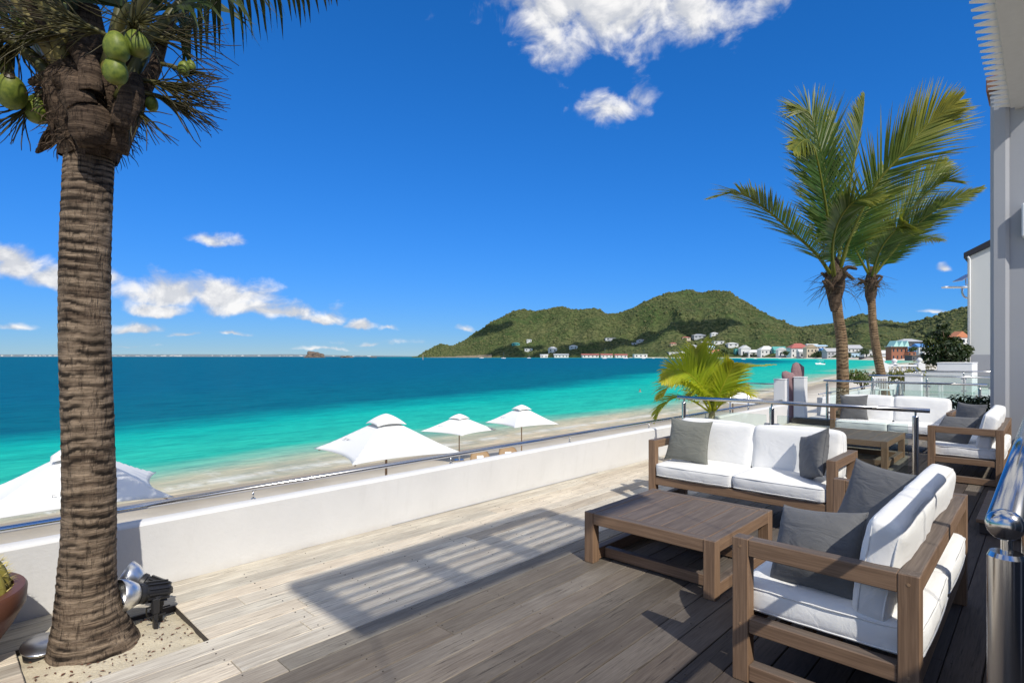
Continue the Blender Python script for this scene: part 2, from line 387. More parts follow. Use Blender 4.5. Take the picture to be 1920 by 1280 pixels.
# palm bark
def barkmat(name, ca, cb, cd_, vs=1.0):
    m, k, b, o = material(name); v = k.coord()
    n1 = k.noise(k.mapping(v, (4 * vs, 4 * vs, 40 * vs)), 1, 6, .68, .4); n2 = k.noise(k.mapping(v, (44 * vs, 44 * vs, 10 * vs)), 1, 4, .6); n3 = k.noise(v, 5 * vs, 5, .6)
    fib = k.noise(k.mapping(v, (9 * vs, 9 * vs, 150 * vs)), 1, 4, .65)
    att = k.n('ShaderNodeAttribute'); att.attribute_name = 'tip'
    c = k.mix(k.rng(n1, .36, .62), ca, cb)
    c = k.mix(k.math('MULTIPLY', k.rng(n2, .58, .66), .55), c, cd_)
    c = k.mix(k.math('MULTIPLY', k.rng(n3, .56, .70), .45), c, cd_)
    c = k.mix(k.math('MULTIPLY', k.rng(fib, .48, .66), .55), c, cd_)
    c = k.mix(k.math('MULTIPLY', att.outputs['Fac'], .95), c, cd_)
    k.l(c, b.inputs['Base Color']); b.inputs['Roughness'].default_value = .9; b.inputs['Specular IOR Level'].default_value = .2
    h = k.math('ADD', k.math('MULTIPLY', n1, .8), k.math('MULTIPLY', k.rng(n2, .5, .7), -.7))
    k.l(k.bump(k.math('ADD', h, k.math('MULTIPLY', fib, .4)), .9, .012), b.inputs['Normal'])
barkmat('palm_bark', (.095, .066, .045), (.33, .250, .175), (.010, .007, .005))
barkmat('palm_bark_far', (.20, .125, .066), (.36, .25, .145), (.045, .028, .018), .8)
barkmat('palm_fibre', (.055, .036, .024), (.20, .140, .095), (.009, .006, .005), 1.3)

m, k, b, o = material('sand'); v = k.coord()
a = k.noise(v, .5, 5); c = k.noise(v, 90, 3, .7)
bc = k.mix(k.rng(a, .3, .7), (.54, .47, .33), (.66, .59, .44)); k.l(k.mix(k.math('MULTIPLY', k.rng(c, .35, .6, 1, 0), .35), bc, (.36, .28, .17)), b.inputs['Base Color'])
b.inputs['Roughness'].default_value = .95; k.l(k.bump(k.math('ADD', k.noise(v, 3, 6, .6), k.math('MULTIPLY', c, .2)), .8, .03), b.inputs['Normal'])
m, k, b, o = material('beach_sand'); v = k.coord(); att = k.n('ShaderNodeAttribute'); att.attribute_name = 'tip'
a = k.noise(v, .35, 6, .6); dry = k.mix(k.rng(a, .3, .7), (.64, .57, .45), (.76, .70, .58))
wet = k.mix(k.rng(a, .3, .7), (.34, .29, .21), (.40, .34, .25))
k.l(k.mix(k.rng(k.math('ADD', att.outputs['Fac'], k.math('MULTIPLY', a, .3)), .35, .8), wet, dry), b.inputs['Base Color'])
b.inputs['Roughness'].default_value = .9; k.l(k.bump(k.noise(v, 1.6, 8, .65), .8, .08), b.inputs['Normal'])

# the sea: colour follows the depth of water over sand ('tip' = metres offshore / 100)
m, k, b, o = material('sea_water'); v = k.coord(); att = k.n('ShaderNodeAttribute'); att.attribute_name = 'tip'
big = k.noise(k.mapping(v, (.035, .012, 1)), 1, 5, .6); med = k.noise(k.mapping(v, (.16, .05, 1), rot=(0, 0, .5)), 1, 5, .6)
off = k.math('ADD', att.outputs['Fac'], k.math('MULTIPLY', k.math('SUBTRACT', big, .5), .16))
off = k.math('ADD', off, k.math('MULTIPLY', k.math('SUBTRACT', med, .5), .035))
cr = k.ramp(off, [(0.0, (.55, .48, .34)), (.020, (.46, .46, .33)), (.040, (.24, .48, .36)), (.068, (.030, .48, .36)), (.19, (.008, .44, .37)), (.225, (.004, .31, .31)), (.275, (.003, .140, .205)), (.60, (.003, .125, .215)), (1.0, (.003, .12, .21))])
tx = k.noise(k.mapping(v, (.55, .22, 1), rot=(0, 0, .45)), 1, 5, .65)
tf = k.noise(k.mapping(v, (2.6, .9, 1), rot=(0, 0, .62)), 1, 4, .65)
cr = k.mix(k.math('MULTIPLY', k.rng(tx, .45, .70), .50), cr, k.mix(1, cr, (.42, .55, .66), 'MULTIPLY'))
cr = k.mix(k.math('MULTIPLY', k.rng(tf, .50, .68), .42), cr, k.mix(1, cr, (.45, .62, .72), 'MULTIPLY'))
cr = k.mix(k.math('MULTIPLY', k.rng(tf, .46, .30), .30), cr, k.mix(1, cr, (1.7, 1.35, 1.25), 'MULTIPLY'))
cr = k.mix(k.math('MULTIPLY', k.rng(tx, .55, .30), .18), cr, k.mix(1, cr, (1.5, 1.3, 1.2), 'MULTIPLY'))
foam = k.noise(k.mapping(v, (.35, .9, 1), rot=(0, 0, .3)), 1, 7, .7)
edge_ = k.math('SUBTRACT', 1.0, k.math('MULTIPLY', k.math('ABSOLUTE', k.math('SUBTRACT', k.math('ADD', att.outputs['Fac'], k.math('MULTIPLY', k.math('SUBTRACT', big, .5), .04)), .012)), 160.0), clamp=True)
fo = k.math('MAXIMUM', k.math('MULTIPLY', k.rng(foam, .58, .68), k.rng(att.outputs['Fac'], .0, .045, 1, 0)), k.math('MULTIPLY', edge_, k.rng(foam, .38, .55)))
cr = k.mix(k.math('MULTIPLY', fo, .55), cr, (.82, .84, .80))
wv = k.math('ADD', k.noise(k.mapping(v, (.9, .35, 1), rot=(0, 0, .4)), 1, 6, .62), k.math('MULTIPLY', k.noise(k.mapping(v, (5, 2.2, 1), rot=(0, 0, .3)), 1, 4, .6), .18))
bn = k.bump(wv, .8, .4); df = k.n('ShaderNodeBsdfDiffuse'); k.l(cr, df.inputs[0]); k.l(bn, df.inputs['Normal'])
gs = k.n('ShaderNodeBsdfGlossy'); gs.inputs['Roughness'].default_value = .16; k.l(bn, gs.inputs['Normal']); gs.inputs[0].default_value = (.8, .95, 1, 1)
mx = k.n('ShaderNodeMixShader'); mx.inputs[0].default_value = .035; k.l(df.outputs[0], mx.inputs[1]); k.l(gs.outputs[0], mx.inputs[2]); k.l(mx.outputs[0], o.inputs[0])

m, k, b, o = material('glass'); tr = k.n('ShaderNodeBsdfTransparent'); tr.inputs[0].default_value = (.90, .955, .94, 1)
gl = k.n('ShaderNodeBsdfGlossy'); gl.inputs['Roughness'].default_value = .02; lw = k.n('ShaderNodeFresnel'); lw.inputs[0].default_value = 1.45
mx = k.n('ShaderNodeMixShader'); k.l(lw.outputs[0], mx.inputs[0]); k.l(tr.outputs[0], mx.inputs[1]); k.l(gl.outputs[0], mx.inputs[2]); k.l(mx.outputs[0], o.inputs[0])
# ================================================================== THE SETTING
SEA = -3.2
SHORE = [(-40, -400), (-23, -120), (-21, -20), (-22, 10), (-21.5, 46), (-26, 86), (-34, 150), (-40, 236), (-60, 436), (-84, 735), (-150, 847), (-262, 1140), (-459, 1553), (-674, 1679)]
SHORE += [tuple(at(px, 0, d)[:2]) for px, d in ((1250, 1800), (1100, 2100), (950, 2290), (780, 2520))]
def shore_dist(x, y):
    best = 1e9
    for (ax, ay), (bx, by) in zip(SHORE, SHORE[1:]):
        dx, dy = bx - ax, by - ay; t = ((x - ax) * dx + (y - ay) * dy) / (dx * dx + dy * dy); t = 0 if t < 0 else 1 if t > 1 else t
        q = (x - ax - t * dx) ** 2 + (y - ay - t * dy) ** 2
        if q < best: best = q
    return math.sqrt(best)
def shore_x(y):
    return lerp_tab([(b, a) for a, b in SHORE[:10]], y)
rows = []; att = []
NR, NA = 190, 230
for i in range(NR):
    rr = 14 * (40000 / 14) ** (i / (NR - 1)); row = []
    for j in range(NA):
        az = math.radians(-118 + 196 * j / (NA - 1)) - YAW
        x, y = rr * math.sin(az), rr * math.cos(az); row.append((x, y, SEA))
        if rr > 5200: a_ = 1.0
        else:
            a_ = shore_dist(x, y) / 100 / (1 + max(0, y) / 170)
            if x > shore_x(y) and y < 735: a_ = 0.0
        att.append(min(a_, 1.0))
    rows.append(row)
tag(MB().grid(rows, att).build('sea', 'sea_water', smooth=True, attr=True), 'turquoise sea turning deep blue offshore', kind='structure')
# beach below the terrace, running along the bay
rows = []; att = []
ys = [-150 + 6 * i for i in range(40)] + [95 + 20 * i for i in range(33)]
offs = [-9, -5, -2, 0, 1.5, 3, 5, 7, 9, 11, 13, 15, 17, 20, 25, 40, 80]
for y in ys:
    row = []
    for f_ in offs:
        z = SEA + (f_ * .05 if f_ < 0 else min(f_ * .085, .95 + .008 * f_))
        x = shore_x(y) + f_
        z += .05 * fbm((x * .3, y * .3, 2)) if 0 < f_ < 30 else 0
        row.append((x, y, z)); att.append(max(0, min(1, f_ / 9)))
    rows.append(row)
tag(MB().grid(rows, att).build('beach', 'beach_sand', smooth=True, attr=True), 'pale sand beach below the terrace wall', kind='structure')
D0 = [(780, 2520), (950, 2290), (1100, 2100), (1250, 1800), (1380, 1690), (1500, 1440), (1580, 1010), (1650, 725), (1740, 600), (1800, 620), (2400, 700)]
d0f = lambda px: lerp_tab(D0, px)
rows = []; att = []
for i in range(120):
    px = 1180 + 5.2 * i; row = []
    for j, f_ in enumerate((-14, 0, 14, 30, 48, 70)):
        p = at(px, 668, d0f(px) + f_); row.append((p.x, p.y, SEA - .4 + (0, .4, 1.3, 2.2, 2.8, 3.0)[j])); att.append((0, .4, 1, 1, 1, 1)[j])
    rows.append(row)
tag(MB().grid(rows, att).build('far_beach', 'beach_sand', smooth=True, attr=True), 'thin strip of sand before the town', kind='structure')
# hills: ridge heights seen from the terrace, real distances
R1 = [(770, 669), (785, 667), (800, 658), (815, 650), (826, 644), (838, 648), (852, 647), (870, 638), (900, 618), (930, 600), (960, 585), (985, 580), (1005, 583), (1030, 578), (1050, 575), (1075, 580), (1090, 580), (1105, 577), (1120, 579), (1138, 588), (1160, 587), (1185, 578), (1200, 569), (1225, 558), (1255, 549), (1290, 543), (1302, 545), (1316, 549), (1332, 546), (1352, 545), (1370, 550), (1390, 561), (1415, 577), (1440, 590), (1462, 600), (1490, 612), (1520, 622), (1560, 634), (1620, 650), (1700, 664)]
R2 = [(1400, 655), (1450, 628), (1480, 616), (1505, 613), (1545, 607), (1575, 603), (1595, 595), (1612, 588), (1628, 592), (1650, 602), (1685, 605), (1700, 606), (1722, 602), (1750, 593), (1790, 582), (1830, 573), (1900, 560), (2000, 555), (2400, 600)]
def hill1(px, d):
    a = d0f(px) + 25; dr = a + lerp_tab([(770, 60), (830, 150), (985, 520), (1130, 520), (1290, 760), (1420, 640), (1700, 300)], px)
    zr = CAMH + (HZ - lerp_tab(R1, px)) * dr / FPX
    t = (d - a) / (dr - a)
    p = (t ** 1.12 if t > 0 else 0) if t <= 1 else max(0, 1 - (t - 1) ** 1.6)
    n = fbm((px * .014, d * .003, 1.5), 4) * .20 * math.sin(min(max(t, 0), 1) * pi) + fbm((px * .05, d * .02, 4), 3) * .02 * min(max(t, 0), 1)
    return SEA + .8 + (zr - SEA - .8) * max(0, p + n), a, dr
def hill2(px, d):
    a = max(d0f(px) + 60, 640); dr = lerp_tab([(1400, 2300), (1612, 2100), (1700, 1900), (1780, 1500), (1900, 1200), (2400, 1200)], px)
    zr = CAMH + (HZ - lerp_tab(R2, px)) * dr / FPX
    t = (d - a) / (dr - a)
    p = (t ** 1.5 if t > 0 else 0) if t <= 1 else max(0, 1 - (t - 1) ** 1.6)
    n = fbm((px * .016, d * .004, 7.5), 4) * .16 * math.sin(min(max(t, 0), 1) * pi) + fbm((px * .06, d * .02, 9), 3) * .015 * min(max(t, 0), 1)
    return SEA + .8 + (zr - SEA - .8) * max(0, p + n), a, dr
def hill_mesh(fn, p0, p1, n, name, label):
    rows = []
    for i in range(n):
        px = p0 + (p1 - p0) * i / (n - 1); _, a, dr = fn(px, 1); row = []
        for j in range(52):
            t = j / 40 if j <= 40 else 1 + (j - 40) / 11 * .9
            d = a + (dr - a) * t; q = at(px, 0, d); row.append((q.x, q.y, fn(px, d)[0] if j else SEA - 2))
        rows.append(row)
    return tag(MB().grid(rows).build(name, 'hill_scrub', smooth=True), label, kind='structure')
hill_mesh(hill1, 772, 1700, 260, 'hill', 'steep green headland with two summits across the bay')
hill_mesh(hill2, 1400, 2400, 200, 'hill', 'lower green ridge behind the town')
ICO_V, ICO_F = [], []
bm = bmesh.new(); bmesh.ops.create_icosphere(bm, subdivisions=1, radius=1); bm.verts.ensure_lookup_table()
ICO_V = [v.co.copy() for v in bm.verts]; ICO_F = [tuple(v.index for v in f.verts) for f in bm.faces]; bm.free()
def bushes(fn, p0, p1, n, name, label, tmin=.03, smin=2.2, smax=5.0):
    mb = MB()
    for _ in range(n):
        px = R.uniform(p0, p1); _, a, dr = fn(px, 1)
        t = R.uniform(tmin, 1.03) ** .8
        if R.random() < .12: t = R.uniform(.97, 1.02)
        d = a + (dr - a) * t; z = fn(px, d)[0]; q = at(px, 0, d)
        if z < SEA + 4: continue
        den = fbm((q.x * .006, q.y * .006, 3), 3)
        if den < -.12 and R.random() < .7: continue
        s = R.uniform(smin, smax) * (1 if R.random() < .86 else 1.9); an = R.uniform(0, 6.3); ca, sa = math.cos(an) * s, math.sin(an) * s
        h = R.uniform(.55, .95) * s; c = R.random() * .6
        mb.add([(q.x + v.x * ca - v.y * sa, q.y + v.x * sa + v.y * ca, z + v.z * h) for v in ICO_V], ICO_F, [c] * 12)
    return tag(mb.build(name, 'hill_bush', attr=True), label, kind='stuff')
bushes(hill1, 785, 1560, 7500, 'hillside_scrub', 'bushes and small trees covering the headland')
bushes(hill2, 1500, 1860, 3200, 'hillside_scrub', 'bushes and small trees covering the far ridge')
# cloud out of the frame whose shade lies on the headland
def cloud_obj(c, rx, ry, seed):
    mb = MB(); rr = random.Random(seed)
    ax = Vector((CS, SN, 0)); ay = Vector((-SN, CS, 0))
    for i in range(26):
        u = rr.uniform(-1, 1); vv = rr.uniform(-1, 1) * math.sqrt(1 - u * u); s = rr.uniform(.28, .5) * ry
        o_ = c + ax * u * rx + ay * vv * ry
        mb.add([o_ + Vector((v.x * s * 1.4, v.y * s * 1.2, v.z * s * .7)) for v in ICO_V], ICO_F)
    return tag(mb.build('cloud', 'cloud_vapour', smooth=True), 'white cloud high over the land', kind='stuff')
for px, py, dd_, rx, ry in ((1190, 620, 2120, 230, 95), (1310, 612, 2050, 120, 75), (1060, 642, 2230, 240, 80), (960, 655, 2380, 130, 50), (930, 600, 2600, 70, 60), (1620, 610, 1800, 130, 60)):
    cloud_obj(at(px, py, dd_) + SUND * 2600, rx, ry, int(px))
# ------------------------------------------------------------------ terrace structure
PX0, PX1, PY0, PY1 = -4.07, -3.43, 0.34, 1.11           # planting pit in the deck
dk = bpy.data.objects.new('deck', None); C.objects.link(dk); tag(dk, 'weathered timber boards of the terrace', kind='structure')
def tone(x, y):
    t = lerp_tab([(-4.4, 0), (-3.02, .06), (-2.9, .55), (-2.78, .74), (-2.2, .86), (-1.4, .96), (-.5, 1), (2, 1)], x)  # darker towards the building: less bleached wood, with roof shade painted in
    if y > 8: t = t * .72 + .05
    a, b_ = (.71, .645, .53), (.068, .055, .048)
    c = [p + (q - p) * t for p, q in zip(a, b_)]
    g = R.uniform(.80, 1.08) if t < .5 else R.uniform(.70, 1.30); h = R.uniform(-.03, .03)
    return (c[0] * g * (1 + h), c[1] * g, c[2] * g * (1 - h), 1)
def board(x0, x1, y0, y1):
    z = R.uniform(-.0012, .0012)
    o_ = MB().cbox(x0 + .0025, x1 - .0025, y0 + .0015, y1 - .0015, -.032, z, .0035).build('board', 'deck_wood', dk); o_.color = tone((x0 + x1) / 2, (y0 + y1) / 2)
    return o_
xs = [-4.488] + [-4.39 + .16 * i for i in range(40)]
scr = MB()
for x0, x1 in zip(xs, xs[1:]):
    if x0 > 1.6: break
    y = -1.1 - R.uniform(0, 4.5)
    while y < 15.25:
        y1 = min(y + R.uniform(4.6, 7.2), 15.3)
        if 15.3 - y1 < .8: y1 = 15.3
        segs = [(y, y1)]
        if x0 > PX0 - .02 and x1 < PX1 + .02:
            segs = []
            if y < PY0: segs.append((y, min(y1, PY0)))
            if y1 > PY1: segs.append((max(y, PY1), y1))
        for a_, b_ in segs:
            if b_ - a_ > .05: board(x0, x1, a_, b_)
        y = y1
    if x1 - x0 > .12 and x0 < .3:
        for jy in range(22):
            yy = .05 + jy * .52
            if x0 > PX0 - .02 and x1 < PX1 + .02 and PY0 - .05 < yy < PY1 + .05: continue
            for xx in (x0 + .03, x1 - .03):
                if R.random() < .85:
                    scr.lathe([(.0045, -.001), (.0045, .0022)], 6, c=(xx + R.uniform(-.004, .004), yy + R.uniform(-.01, .01), 0))
tag(scr.build('screw', 'dark_timber', dk), 'rows of small dark screw heads', kind='stuff')
sub = MB().box(-4.47, PX0 - .02, -3, 15.3, -.09, -.034).box(PX1 + .02, 1.7, -3, 15.3, -.09, -.034).box(PX0 - .02, PX1 + .02, -3, PY0 - .02, -.09, -.034).box(PX0 - .02, PX1 + .02, PY1 + .02, 15.3, -.09, -.034)
sub.build('deck_joists', 'dark_timber', dk)
fr = MB()
for a_ in ((PX0 - .018, PX0 - .001, PY0, PY1), (PX1 + .001, PX1 + .018, PY0, PY1)): fr.box(*a_, -.2, -.006)
for a_ in ((PX0, PX1, PY0 - .018, PY0 - .001), (PX0, PX1, PY1 + .001, PY1 + .018)): fr.box(*a_, -.2, -.006)
fr.build('pit_frame', 'dark_timber', dk)
rows = []
TX, TY = -3.83, .665
for i in range(34):
    row = []
    for j in range(34):
        x = PX0 + (PX1 - PX0) * i / 33; y = PY0 + (PY1 - PY0) * j / 33
        r_ = math.hypot(x - TX, y - TY)
        row.append((x, y, -.045 + .05 * math.exp(-(r_ / .32) ** 2) + .012 * fbm((x * 7, y * 7, 1))))
    rows.append(row)
tag(MB().grid(rows).build('sand', 'sand', smooth=True), 'coarse pale sand around the palm trunk', kind='structure')
lit_ = MB()
for _ in range(170):
    x, y = R.uniform(PX0 + .02, PX1 - .02), R.uniform(PY0 + .02, PY1 - .02)
    r_ = math.hypot(x - TX, y - TY)
    if r_ < .2: continue
    z = -.040 + .05 * math.exp(-(r_ / .32) ** 2) + .012 * fbm((x * 7, y * 7, 1)); an = R.uniform(0, 6.3); s = R.uniform(.004, .011)
    c_, s_ = math.cos(an) * s, math.sin(an) * s
    lit_.add([(x - c_ * 1.6, y - s_ * 1.6, z), (x + s_ * .6, y - c_ * .6, z + .004), (x + c_ * 1.6, y + s_ * 1.6, z + .002), (x - s_ * .6, y + c_ * .6, z + .005)], [(0, 1, 2, 3)])
tag(lit_.build('leaf_litter', 'leaf_litter'), 'dry brown bits scattered on the sand', kind='stuff')
# low white parapet
WT = .474
def parapet(y0, y1, label):
    n = int((y1 - y0) / .12); rows = []
    prof = [(-4.492, -.05), (-4.47, .10), (-4.442, .30), (-4.418, .455), (-4.425, .468), (-4.437, WT), (-4.52, WT + .002), (-4.548, WT - .003), (-4.555, WT - .014), (-4.56, .2), (-4.58, -2.6)]
    for i in range(n + 1):
        y = y0 + (y1 - y0) * i / n
        rows.append([(x + .004 * fbm((y * 1.1, z * 3, 5)), y, z + (.002 * fbm((y * .8, x, 2)) if z > .4 else 0)) for x, z in prof])
    mb = MB().grid(rows); e = len(prof)
    mb.f.append(tuple(range(e))); mb.f.append(tuple(len(mb.v) - 1 - i for i in range(e)))
    return tag(autosmooth(mb.build('parapet_wall', 'white_stucco'), 35), label, 'wall')
parapet(-3, 14.1, 'low white stucco parapet wall along the timber deck')
tag(MB().cbox(-4.486, -4.47, 3.05, 6.4, 0.003, .010, .002).build('skirting_strip', 'grey_stucco'), 'thin grey strip at the foot of the parapet wall', 'trim')
def handrail_low(y0, y1, ys, label):
    t = thing('handrail', label, 'handrail', (-4.535, y0, 0))
    mb = MB().tube([(0, 0, .562), (0, (y1 - y0), .562)], .022, 12); mb.build('rail', 'steel', t, True)
    for y in ys:
        MB().tube([(0, y - y0, .470), (0, y - y0, .545)], .0065, 8).lathe([(.018, .4755), (.018, .481)], 12, c=(0, y - y0, 0)).build('post', 'steel', t, True)
handrail_low(-2.2, 14.0, [1.79 + 2.03 * i for i in range(-1, 7)], 'polished steel handrail low over the parapet wall')

# hotel building behind and above the terrace (nearly all of it outside the frame)
def inb(mb, name, mt, p):
    o_ = mb.build(name, mt, p); o_.matrix_parent_inverse = Matrix.Translation(-Vector(p.location)); return o_
hb = thing('hotel_building', 'grey plastered roof overhang with saw-tooth edge at upper right', 'building', (1.4, 10, 0))
EX, EZ = -.44, 5.8
inb(MB().box(.5, .75, 7.2, 12.78, -.1, 1.1), 'wall', 'pale_render', hb)
sf = inb(MB().box(EX, -.02, 4.5, 12.70, EZ, EZ + .3), 'roof_overhang', 'grey_stucco', hb)
inb(MB().box(EX + .05, -.06, 12.701, 12.879, EZ + .02, EZ + .28), 'bracket', 'grey_stucco', hb)
tooth_me = MB().prism([(0, 0), (0, .20), (-.23, 0)], 0, .03).mesh('tooth', 'white_stucco')
for i in range(36):
    o_ = link('tooth', tooth_me, sf); o_.location = (EX - .0015, 5.0 + i * .215, EZ + .03)
tb = thing('terrace_building', 'pale building wall with glazed doors behind the seating', 'building', (2.2, 3, 0))
inb(MB().box(2.2, 2.5, -4, 7.1, -.1, 2.95), 'wall', 'pale_render', tb)
for yy in (-3.0, -.6, 1.8, 4.2):
    f_ = inb(MB().box(2.17, 2.1985, yy, yy + 2.0, .05, 2.3), 'door_frame', 'black_plastic', tb)
    MB().box(2.150, 2.168, yy + .06, yy + 1.94, .12, 2.24).build('pane', 'window_dark', f_)
pz = 5.6; px_ = math.sin(SUN_AZ) * pz / math.tan(SUN_EL); py_ = math.cos(SUN_AZ) * pz / math.tan(SUN_EL)
pg = thing('pergola', 'slatted timber pergola over the terrace doors', 'pergola', (1.4, 1.8, 0))
def inp(mb, name, mt, p=pg): return inb(mb, name, mt, p)
a0, a1, b0, b1 = -3.76 + px_, -2.90 + px_, 1.72 + py_, 4.45 + py_
inp(MB().box(a0, a0 + .13, b0, b1, pz, pz + .12), 'beam', 'dark_timber')
for f_ in (0, .31, .58, .93): inp(MB().box(a0 + .131, a1, b0 + (b1 - b0) * f_, b0 + (b1 - b0) * f_ + .15, pz - .002, pz + .10), 'rafter', 'dark_timber')
for i in range(5): inp(MB().box(a0 + .21 + i * .138, a0 + .21 + i * .138 + .052, b0 + .02, b1 - .02, pz + .102, pz + .14), 'slat', 'dark_timber')
inp(MB().box(a1 + .001, a1 + .09, b0, b1, pz, pz + .12), 'beam', 'dark_timber')
inp(MB().tube([(a1 + .05, b0 + .08, -.3), (a1 + .05, b0 + .08, pz + .01)], .006, 8), 'post', 'steel')
inp(MB().tube([(a1 + .05, b1 - .08, -.3), (a1 + .05, b1 - .08, pz + .01)], .006, 8), 'post', 'steel')
# pilaster wall closing the terrace
pw = thing('end_wall', 'tall pale wall closing the terrace, brown coping on top', 'wall', (-.2, 12.86, 0))
inb(MB().box(-.69, 3, 12.88, 13.5, -.1, 6.2), 'wall', 'pale_render', pw)
inb(MB().cbox(-.71, -.46, 12.80, 13.4, -.05, 6.19, .05), 'pilaster', 'pale_render', pw)
inb(MB().cbox(-.76, 3.05, 12.74, 13.56, 6.2, 6.45, .01), 'coping', 'brown_coping', pw)
inb(MB().cbox(-.30, .4, 12.66, 12.879, 3.60, 4.16, .02), 'wall_box', 'white_stucco', pw)
inb(MB().tube([(-.60, 13.1, 6.4), (-.60, 13.1, 8.2)], .055, 10), 'pipe', 'black_roof', pw)
# ================================================================== FURNITURE
def T3(v): return Matrix.Translation(Vector(v))
def cushion_mesh(hx, hy, hz, r, mt, puff=.02, seed=0, n=13, droop=0.0):
    bm = bmesh.new(); bmesh.ops.create_cube(bm, size=2); bmesh.ops.subdivide_edges(bm, edges=bm.edges, cuts=n, use_grid_fill=True)
    H = Vector((hx, hy, hz))
    for v in bm.verts:
        p = Vector([math.sin(c * pi / 2) for c in v.co]); q = Vector((p.x * hx, p.y * hy, p.z * hz))
        inn = Vector([max(-(H[i] - r), min(H[i] - r, q[i])) for i in range(3)]); d = q - inn
        if d.length > 1e-7: q = inn + d.normalized() * r
        fx, fy, fz = (1 - p.x ** 2), (1 - p.y ** 2), (1 - p.z ** 2)
        q.z += p.z * puff * fx ** .6 * fy ** .6; q.y += p.y * puff * .7 * fx ** .6 * fz; q.x += p.x * puff * .7 * fy ** .6 * fz
        w_ = .009 * fbm((q.x * 6 + seed, q.y * 6, q.z * 8), 3) + .0015 * noise.noise(Vector((q.x * 22 + seed, q.y * 22, q.z * 5)))
        q += Vector((w_, w_, w_ * .6)); q.z -= droop * max(0, abs(p.x) - .6)
        v.co = q
    for f in bm.faces: f.smooth = True
    me = bpy.data.meshes.new('cushion'); bm.to_mesh(me); bm.free(); me.materials.append(MATS[mt]); return me
def rrect(hx, hy, r, n=5):
    pts = []
    for cx, cy, a in ((hx - r, hy - r, 0), (-hx + r, hy - r, 90), (-hx + r, -hy + r, 180), (hx - r, -hy + r, 270)):
        for i in range(n + 1):
            an = math.radians(a + 90 * i / n); pts.append((cx + r * math.cos(an), cy + r * math.sin(an)))
    return pts
def piping(hx, hy, z, r, off=.004, plane='xy', wob=0):
    pts = []
    loop = rrect(hx + off, hy + off, r)
    dense = []
    for i, p in enumerate(loop):
        q = loop[(i + 1) % len(loop)]; L = math.hypot(q[0] - p[0], q[1] - p[1]); m_ = max(1, int(L / .06))
        for j in range(m_): dense.append((p[0] + (q[0] - p[0]) * j / m_, p[1] + (q[1] - p[1]) * j / m_))
    for x, y in dense:
        b_ = .012 * (1 - (x / hx) ** 2 * .9) * (abs(y) > hy * .8) + .012 * (1 - (y / hy) ** 2 * .9) * (abs(x) > hx * .8)
        s_ = 1 + b_ / max(hx, hy)
        w_ = .004 * fbm((x * 6 + wob, y * 6, z), 2)
        pts.append((x * s_, y * s_, z + w_) if plane == 'xy' else (x * s_, z + w_, y * s_))
    return pts
def sofa(label, loc, rz, W=1.80, Dp=.76, seats=2, group='outdoor sofas on the deck'):
    t = thing('sofa', label, 'sofa', loc, rz, group)
    p = .078; hx, hy = W / 2, Dp / 2
    for sx in (-1, 1):
        for sy in (-1, 1):
            x0 = -hx if sx < 0 else hx - p; y0 = -hy if sy < 0 else hy - p
            MB().cbox(x0, x0 + p, y0, y0 + p, 0, .705, .004).build('leg', 'teak_z', t)
        x0 = -hx + .002 if sx < 0 else hx - p + .002; x1 = x0 + p - .004
        ar = MB().cbox(x0, x1, -hy + p, hy - p, .622, .703, .004).build('armrest', 'teak_y', t)
        xo = -hx + .0 if sx < 0 else hx
        MB().cbox(x0 + .004, x1 - .004, -hy + p, hy - p, .245, .318, .004).build('side_rail', 'teak_y', t)
        MB().cbox(x0 + .004, x1 - .004, -hy + p, hy - p, .012, .09, .004).build('stretcher', 'teak_y', t)
        for sy in (-1, 1):
            yy = sy * (hy - p / 2)
            for zz in (.665, .283): MB().lathe([(.007, 0), (.007, .0015)], 8, M=T3((xo, yy, zz)) @ Matrix.Rotation(sx * pi / 2, 4, 'Y')).build('peg', 'teak_pole', t)
    MB().cbox(-hx + p, hx - p, -hy + .006, -hy + .05, .235, .318, .004).build('front_rail', 'teak_x', t)
    MB().cbox(-hx + p, hx - p, hy - .05, hy - .006, .235, .318, .004).build('back_rail', 'teak_x', t)
    MB().cbox(-hx + p, hx - p, hy - p + .002, hy - .002, .622, .703, .004).build('back_rail', 'teak_x', t)
    for i in range(6):
        yy = -hy + .09 + i * (Dp - .2) / 5; MB().cbox(-hx + p, hx - p, yy - .02, yy + .02, .275, .300, .003).build('slat', 'teak_x', t)
    iw = (W - 2 * p) / seats
    for i in range(seats):
        cx = -hx + p + iw * (i + .5); sd = R.uniform(0, 50); ch = (iw - .006) / 2; cy = (Dp + .02) / 2
        # seat cushion
        o_ = link('seat_cushion', cushion_mesh(ch, cy - .012, .073, .034, 'cushion_white', .018, sd), t); o_.location = (cx, -.004, .392)
        for zz in (.052, -.052): MB().tube(piping(ch - .006, cy - .018, zz, .045, .004, 'xy', sd), .0042, 6, closed=True).build('piping', 'cushion_white', o_, True)
        # back cushion
        b_ = link('back_cushion', cushion_mesh(ch, .074, .222, .036, 'cushion_white', .026, sd + 9), t)
        b_.location = (cx, hy - .16, .662); b_.rotation_euler = (math.radians(-11 + R.uniform(-2, 2)), math.radians(R.uniform(-1.2, 1.2)), math.radians(R.uniform(-1.5, 1.5)))
        for yy in (.05, -.05): MB().tube(piping(ch - .006, .216, yy, .05, .004, 'xz', sd), .0042, 6, closed=True).build('piping', 'cushion_white', b_, True)
    return t
